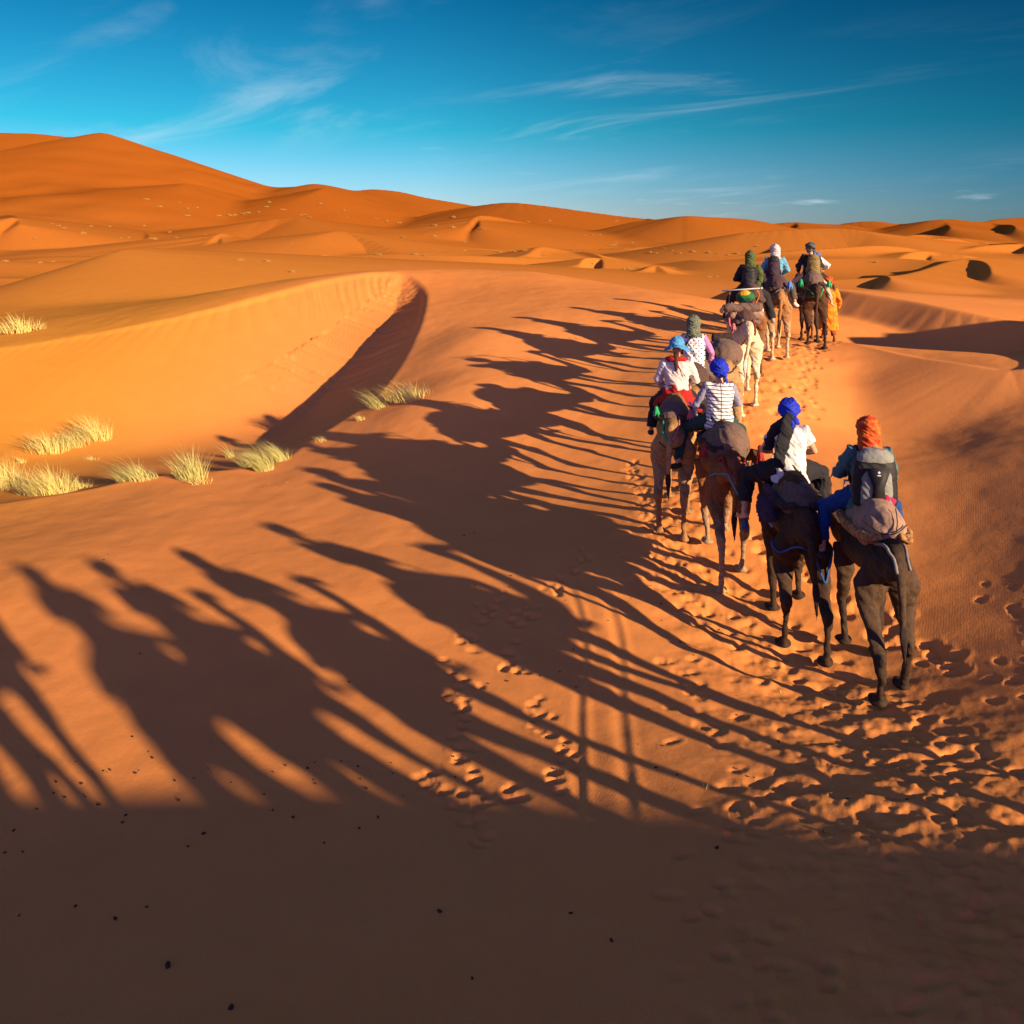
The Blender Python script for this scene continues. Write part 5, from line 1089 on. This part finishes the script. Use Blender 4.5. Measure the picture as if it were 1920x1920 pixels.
# followers out of frame on the right and behind: only their shadows show
FOL = [(12, (5.75, 5.3), -10, 'tan', 3.0, -22, 'turban', 'second to last'), (13, (5.85, 2.9), -20, 'red', 1.1, 0, 'hood', ''), (14, (6.35, .8), -20, 'dark', 4.4, 10, 'turban', ''), (15, (8.0, -1.9), -20, 'fawn', 2.2, -10, 'hood', ''), (16, (3.45, .55), -22, 'rust', 3.6, 0, 'turban', '')]
FL = {12: ('tan camel of the next rider, just outside the right edge of the frame', 'saddle on the tan camel just outside the frame', 'person in cream top and white turban just outside the right edge'),
      13: ('reddish camel following outside the frame', 'saddle on the reddish camel following outside the frame', 'person in a blue hood following outside the frame'),
      14: ('dark camel following outside the frame by the dune foot', 'saddle on the dark camel following outside the frame', 'person in a red turban following outside the frame'),
      16: ('rust brown camel following outside the frame, nearest the viewpoint', 'saddle on the rust brown camel nearest the viewpoint', 'person in a khaki turban following nearest the viewpoint'),
      15: ('fawn camel last in the line on the dune slope', 'saddle on the fawn camel last in the line', 'person in an olive hood last in the line')}
FM = {12: (M_['white'], M_['cream']), 13: (M_['blue'], DARK), 14: (M_['red'], M_['taupe']), 15: (M_['olive'], M_['khaki']), 16: (M_['khaki'], M_['taupe'])}
for k, (x, y), yaw, coat, gait, nk_, hk, _ in FOL:
    c = CAMELS[k] = camel(FL[k][0], x, y, yaw, COAT[coat], gait=gait, neck=nk_, fine=.024)
    saddle(FL[k][1], c, (M_['grey'], M_['dpad']), seed=k)
    person(FL[k][2], seatM(c), dict(lean=.02), dict(head=dict(kind=hk, mat=FM[k][0], point=(k == 15), name='turban' if hk == 'turban' else 'hood'), shirt=dict(mat=FM[k][1], inflate=.02), trousers=dict(mat=M_['khaki'], len=.95), shoe=DARK), vox=.014)

# lead ropes from each camel to the one ahead
def lead(a, b, off, mat, label, sag=.25):
    p0 = Vector(CAMELS[a]['headpos']); p1 = frame_of(CAMELS[b]) @ Vector(off)
    pts = [p0.lerp(p1, t) - Vector((0, 0, sag * 4 * t * (1 - t))) for t in [i / 12 for i in range(13)]]
    S = Shape(); S.tube([q - p0 for q in pts], .011, 7)
    o = link('lead_rope', S.raw('lead_rope'), mat); o.location = p0; o['label'] = label; o['category'] = 'rope'; o['group'] = 'lead ropes between the camels'
lead(1, 2, (.12, -.9, 1.4), M_['rgrey'], 'grey lead rope from the nearest camel to the blackish camel')
lead(2, 3, (.10, -.98, 1.0), M_['rgrey'], 'grey lead rope from the blackish camel to the tail of the reddish camel', .06)
lead(3, 4, (.10, -.93, 1.22), M_['rdark'], 'dark lead rope from the reddish camel to the tan camel', .15)
lead(6, 7, (-.1, -.9, 1.4), M_['rdark'], 'dark lead rope from the fawn camel to the white camel', .15)
lead(8, 9, (.0, -.9, 1.4), M_['rdark'], 'dark lead rope from the rust camel to the pale legged camel', .15)
lead(9, 10, (-.1, -.9, 1.4), M_['rdark'], 'dark lead rope from the pale legged camel to the chocolate camel', .15)

# ------------------------------------------------------------------ grass, shrubs, droppings
def grass_mat(name, base, tip):
    m, nt, b = new_mat(name); L = nt.links
    oi = N(nt, 'ShaderNodeTexCoord'); sp = N(nt, 'ShaderNodeSeparateXYZ'); L.new(oi.outputs['Object'], sp.inputs[0])
    n = N(nt, 'ShaderNodeTexNoise', i_Scale=40.0); L.new(oi.outputs['Object'], n.inputs['Vector'])
    r = N(nt, 'ShaderNodeMapRange'); r.inputs[1].default_value = .3; r.inputs[2].default_value = .7; L.new(n.outputs[0], r.inputs[0])
    mx = N(nt, 'ShaderNodeMix', data_type='RGBA'); mx.inputs[6].default_value = (*base, 1); mx.inputs[7].default_value = (*tip, 1); L.new(r.outputs[0], mx.inputs[0])
    L.new(mx.outputs[2], b.inputs['Base Color']); b.inputs['Roughness'].default_value = .7; b.inputs['Specular IOR Level'].default_value = .2
    tr = N(nt, 'ShaderNodeBsdfTranslucent'); L.new(mx.outputs[2], tr.inputs[0])
    ms = N(nt, 'ShaderNodeMixShader'); ms.inputs[0].default_value = .35; out = nt.nodes['Material Output']
    L.new(b.outputs[0], ms.inputs[1]); L.new(tr.outputs[0], ms.inputs[2]); L.new(ms.outputs[0], out.inputs[0])
    return m
G_PALE = grass_mat('dry_grass', (.58, .50, .14), (.82, .72, .27)); G_GREEN = grass_mat('green_dry_grass', (.40, .40, .12), (.72, .66, .26)); G_FAR = grass_mat('far_dry_grass', (.40, .24, .075), (.52, .36, .13))

def tuft_mesh(name, n, w, h, lean, r, wid=.006, seg=4, curl=.6, droop=1.0):
    v = []; f = []
    for _ in range(n):
        a = r.uniform(0, 2 * math.pi); q = r.random() ** .7
        bx, by = q * w * math.cos(a), q * w * .6 * math.sin(a)
        ln = h * r.uniform(.45, 1.1) * (1.1 - .4 * q)
        dx = math.cos(a) * q * .5 + lean[0] + r.gauss(0, .22); dy = math.sin(a) * q * .5 + lean[1] + r.gauss(0, .22)
        wd = wid * r.uniform(.6, 1.3); pa = a + r.uniform(-.8, .8) + 1.57; sx, sy = math.cos(pa) * wd, math.sin(pa) * wd
        b = len(v); g = r.uniform(.5, 1.5) * droop
        for k in range(seg + 1):
            t = k / seg; z = ln * (t - .38 * g * t * t) ; o = ln * curl * (t * t)
            x = bx + dx * o + dx * ln * .35 * t; y = by + dy * o + dy * ln * .35 * t; ww = 1 - t * .9
            v.append((x - sx * ww, y - sy * ww, z - .03)); v.append((x + sx * ww, y + sy * ww, z - .03))
        for k in range(seg): f.append((b + 2 * k, b + 2 * k + 1, b + 2 * k + 3, b + 2 * k + 2))
    me = bpy.data.meshes.new(name); me.from_pydata(v, [], f); me.update(); me.polygons.foreach_set('use_smooth', np.ones(len(f), bool)); return me

def sight(px, py, lo=4.0, hi=600.0):
    """first point of the sand along the view ray of a pixel"""
    t = np.exp(np.linspace(math.log(lo), math.log(hi), 2600)); dx = (px - 960) / F; dz = -(py - HOR) / F
    g = height(dx * t, t); below = np.nonzero(g > dz * t)[0]
    if len(below) == 0: return None
    i = below[0]; return dx * t[i], t[i], float(g[i]) + EYE

gr = random.Random(5)
def tuft(px, py, w, h, n, mat, label, lean=(-.25, .15), cat='grass tuft', **k):
    q = sight(px, py)
    if q is None: return
    me = tuft_mesh('grass_tuft', int(n * 1.15), w, h * 1.3, lean, gr, **k)
    o = link('grass_tuft', me, mat); o.location = q; o['label'] = label; o['category'] = cat; o['group'] = 'dry grass tufts at the rim of the hollow'
    return o
LN = (-.45, .10)
tuft(10, 915, .62, .80, 520, G_PALE, 'tall pale grass tuft cut by the left edge of the photo', LN)
tuft(100, 925, .55, .62, 620, G_PALE, 'largest bright yellow grass tuft low on the left', LN)
tuft(62, 925, .35, .38, 160, G_PALE, 'sparse yellow grass just right of the left edge, beside the largest tuft', LN)
tuft(150, 915, .28, .28, 120, G_GREEN, 'short greenish grass at the right foot of the largest yellow tuft', LN)
tuft(92, 845, .60, .62, 360, G_PALE, 'pale grass clump on the mound in the hollow, its left end', LN)
tuft(135, 835, .50, .50, 260, G_GREEN, 'greenish grass in the middle of the clump on the mound in the hollow', LN)
tuft(178, 823, .55, .75, 380, G_PALE, 'yellow grass on the top right of the mound in the hollow', LN)
tuft(42, 868, .12, .25, 50, G_PALE, 'small upright grass wisp at the lower left of the mound', LN)
tuft(172, 862, .25, .14, 60, G_PALE, 'flattened pale grass wisp below the mound in the hollow', (-.1, .05))
tuft(258, 899, .46, .50, 300, G_GREEN, 'rounded bent grass tuft second along the near rim of the hollow', (-.55, .1), curl=.9, droop=1.3)
tuft(360, 898, .34, .62, 330, G_GREEN, 'upright green grass tuft midway along the near rim', (-.35, .15), droop=.6)
tuft(376, 906, .30, .22, 110, G_PALE, 'short pale stubble in front of the upright green tuft', (-.2, 0))
tuft(432, 858, .12, .40, 40, G_GREEN, 'thin leaning grass wisp over the dark slope of the hollow', (-.6, .1), droop=.6)
tuft(474, 872, .32, .36, 170, G_GREEN, 'low trailing grass on the rim beside the leaning tuft', (-.8, .1))
tuft(497, 882, .22, .58, 260, G_GREEN, 'leaning green tuft with pale base right of the low trailing grass', (-.8, .1), droop=.7)
tuft(526, 864, .24, .46, 220, G_GREEN, 'leaning pale grass tuft at the right end of the rim row', (-.8, .1), droop=.7)
tuft(768, 750, .60, .55, 420, G_PALE, 'pale grass tuft on the edge of the big slip face', (-.45, .1))
tuft(716, 764, .35, .48, 110, G_GREEN, 'thin grass leaning into the shaded slip face', (-.9, .1), droop=.6)
tuft(678, 788, .14, .20, 40, G_PALE, 'tiny pale grass sprig between two tuft rows on the slip face edge', (-.5, .1))
tuft(608, 826, .20, .16, 60, G_PALE, 'small pale grass sprig beside a long shadow', (-.5, .1))
tuft(720, 884, .16, .05, 40, G_PALE, 'flat straw wisp lying in the band of shadows', (-.5, .1))
tuft(38, 622, .95, .70, 330, G_PALE, 'pale grass tuft beyond the crest at the far left', (-.3, .1), wid=.012)
tuft(1323, 1480, .015, .16, 5, G_PALE, 'single dry straw standing in the trampled foreground', (.12, 0), wid=.004)
tuft(1465, 1300, .03, .08, 8, G_PALE, 'short straw stub beside the nearest camel hind feet', (.1, 0), wid=.004)
for i, (px, py) in enumerate([(425, 905), (505, 908), (540, 905), (555, 890), (395, 930), (640, 905), (700, 880), (520, 915)]):
    o = tuft(px, py, .05, .05, 12, G_PALE, 'tiny straw scrap on the smooth lit sand right of the grass row', (-.2, 0)); o['group'] = 'straw scraps on the lit sand'

# far shrubs: low pale domes dotted over the distant dunes
far = [(300, 388), (352, 391), (318, 436), (290, 449), (270, 424), (240, 446), (225, 447), (205, 425), (170, 425), (155, 438), (120, 428), (110, 424), (98, 420), (65, 448), (330, 446), (385, 440), (275, 374), (335, 380), (370, 390), (350, 405), (410, 405), (430, 405), (440, 404), (455, 402), (485, 398),
       (465, 400), (500, 388), (505, 380), (530, 394), (565, 404), (570, 404), (580, 408), (545, 457), (548, 510), (600, 383), (645, 395), (650, 408), (705, 410), (725, 415), (745, 418), (750, 418), (815, 423), (815, 444), (755, 445), (850, 408), (850, 427), (870, 455), (905, 430), (870, 470), (965, 472),
       (985, 470), (955, 472), (935, 473), (1030, 415), (990, 416), (900, 408), (1095, 442), (1110, 440), (1125, 440), (1150, 466), (1185, 455), (1155, 455), (1150, 460), (1220, 474), (1230, 475), (1180, 505), (1170, 505), (1195, 503), (1110, 495), (1275, 475), (1300, 472), (1330, 474), (1345, 476), (1365, 478), (1380, 476), (1345, 520), (1330, 520), (1420, 462),
       (1260, 470), (1245, 466), (1640, 492), (1155, 415), (710, 478), (780, 477), (795, 480), (100, 491), (10, 490), (75, 493), (450, 488), (500, 490)]
fr = random.Random(8); proto = {}
for i, (px, py) in enumerate(far):
    q = sight(px, py, 40)
    if q is None: continue
    k = i % 6
    if k not in proto:
        proto[k] = tuft_mesh('far_grass_tuft', 260, 1.0, .75, (-.1, 0), fr, wid=.035, seg=3, curl=.5)
        proto[k].materials.append(G_FAR)
    o = bpy.data.objects.new('far_grass_tuft', proto[k]); C.objects.link(o)
    s = q[1] / 300 * fr.uniform(.65, 1.35); s = max(.35, min(1.7, s)); o.location = q; o.scale = (s * fr.uniform(.8, 1.4), s, s * fr.uniform(.7, 1.2)); o.rotation_euler.z = fr.uniform(0, 6.28)
    o['label'] = 'pale dry grass clump dotted over the distant dunes'; o['category'] = 'grass tuft'; o['group'] = 'grass clumps on the distant dunes'

# dark droppings and pebbles on the sand
pm = []
for k in range(4):
    S = Shape(); S.ell((0, 0, .004), (.017 - .002 * k, .013, .011), nu=8, nv=6); S.ell((.010, .006 - .004 * k, .004), (.011, .010, .009), nu=8, nv=6); me = S.build('dropping', .0035, 1, .012, 60, k); me.materials.append(cloth('dropping_dark', (.055, .026, .014), .9, .3)); pm.append(me)
def drop(px, py, s):
    q = sight(px, py)
    if q is None: return
    o = bpy.data.objects.new('dropping', pm[gr.randrange(4)]); C.objects.link(o); o.location = q; o.scale = (s, s, s * .9); o.rotation_euler.z = gr.uniform(0, 6.28)
    o['label'] = 'small dark camel dropping lying on the sand'; o['category'] = 'dropping'; o['group'] = 'camel droppings on the sand'
for px, py, s in ((313, 1812, 1.5), (217, 1723, 1.2), (274, 1702, .9), (142, 1699, .9), (825, 1710, 1.3), (1070, 1713, .9), (886, 1835, .8), (432, 1892, 1.1), (185, 1510, 1.1), (236, 1530, .8), (229, 1545, .8), (68, 1519, .7), (26, 1557, .8), (8, 1600, .7), (42, 1599, .7), (549, 1534, 1.2), (511, 1521, .8), (381, 1564, .9), (353, 1588, .8), (674, 1554, .9),
                  (708, 1533, .8), (607, 1582, .6), (35, 1718, .7), (1145, 1765, .9), (1345, 1590, 1.0), (1460, 1392, 1.0), (1240, 1133, 1.0), (958, 1080, 1.0), (870, 1005, .9), (890, 1000, .9), (262, 1226, .8), (195, 1050, .7), (203, 1040, .6), (654, 1280, .8), (1230, 1440, .9), (1275, 1205, .9), (1300, 1230, .8), (1347, 1182, 1.0), (1140, 1165, .8), (735, 905, .7), (1700, 1500, 1.0), (1790, 1530, 1.0), (1590, 1500, .8), (1545, 1560, .9)):
    drop(px, py, s)
for _ in range(42):
    drop(gr.uniform(20, 760), gr.gauss(1455, 26), gr.uniform(.35, .85))
for _ in range(45):
    drop(gr.uniform(850, 1500), gr.uniform(980, 1480), gr.uniform(.35, .8))
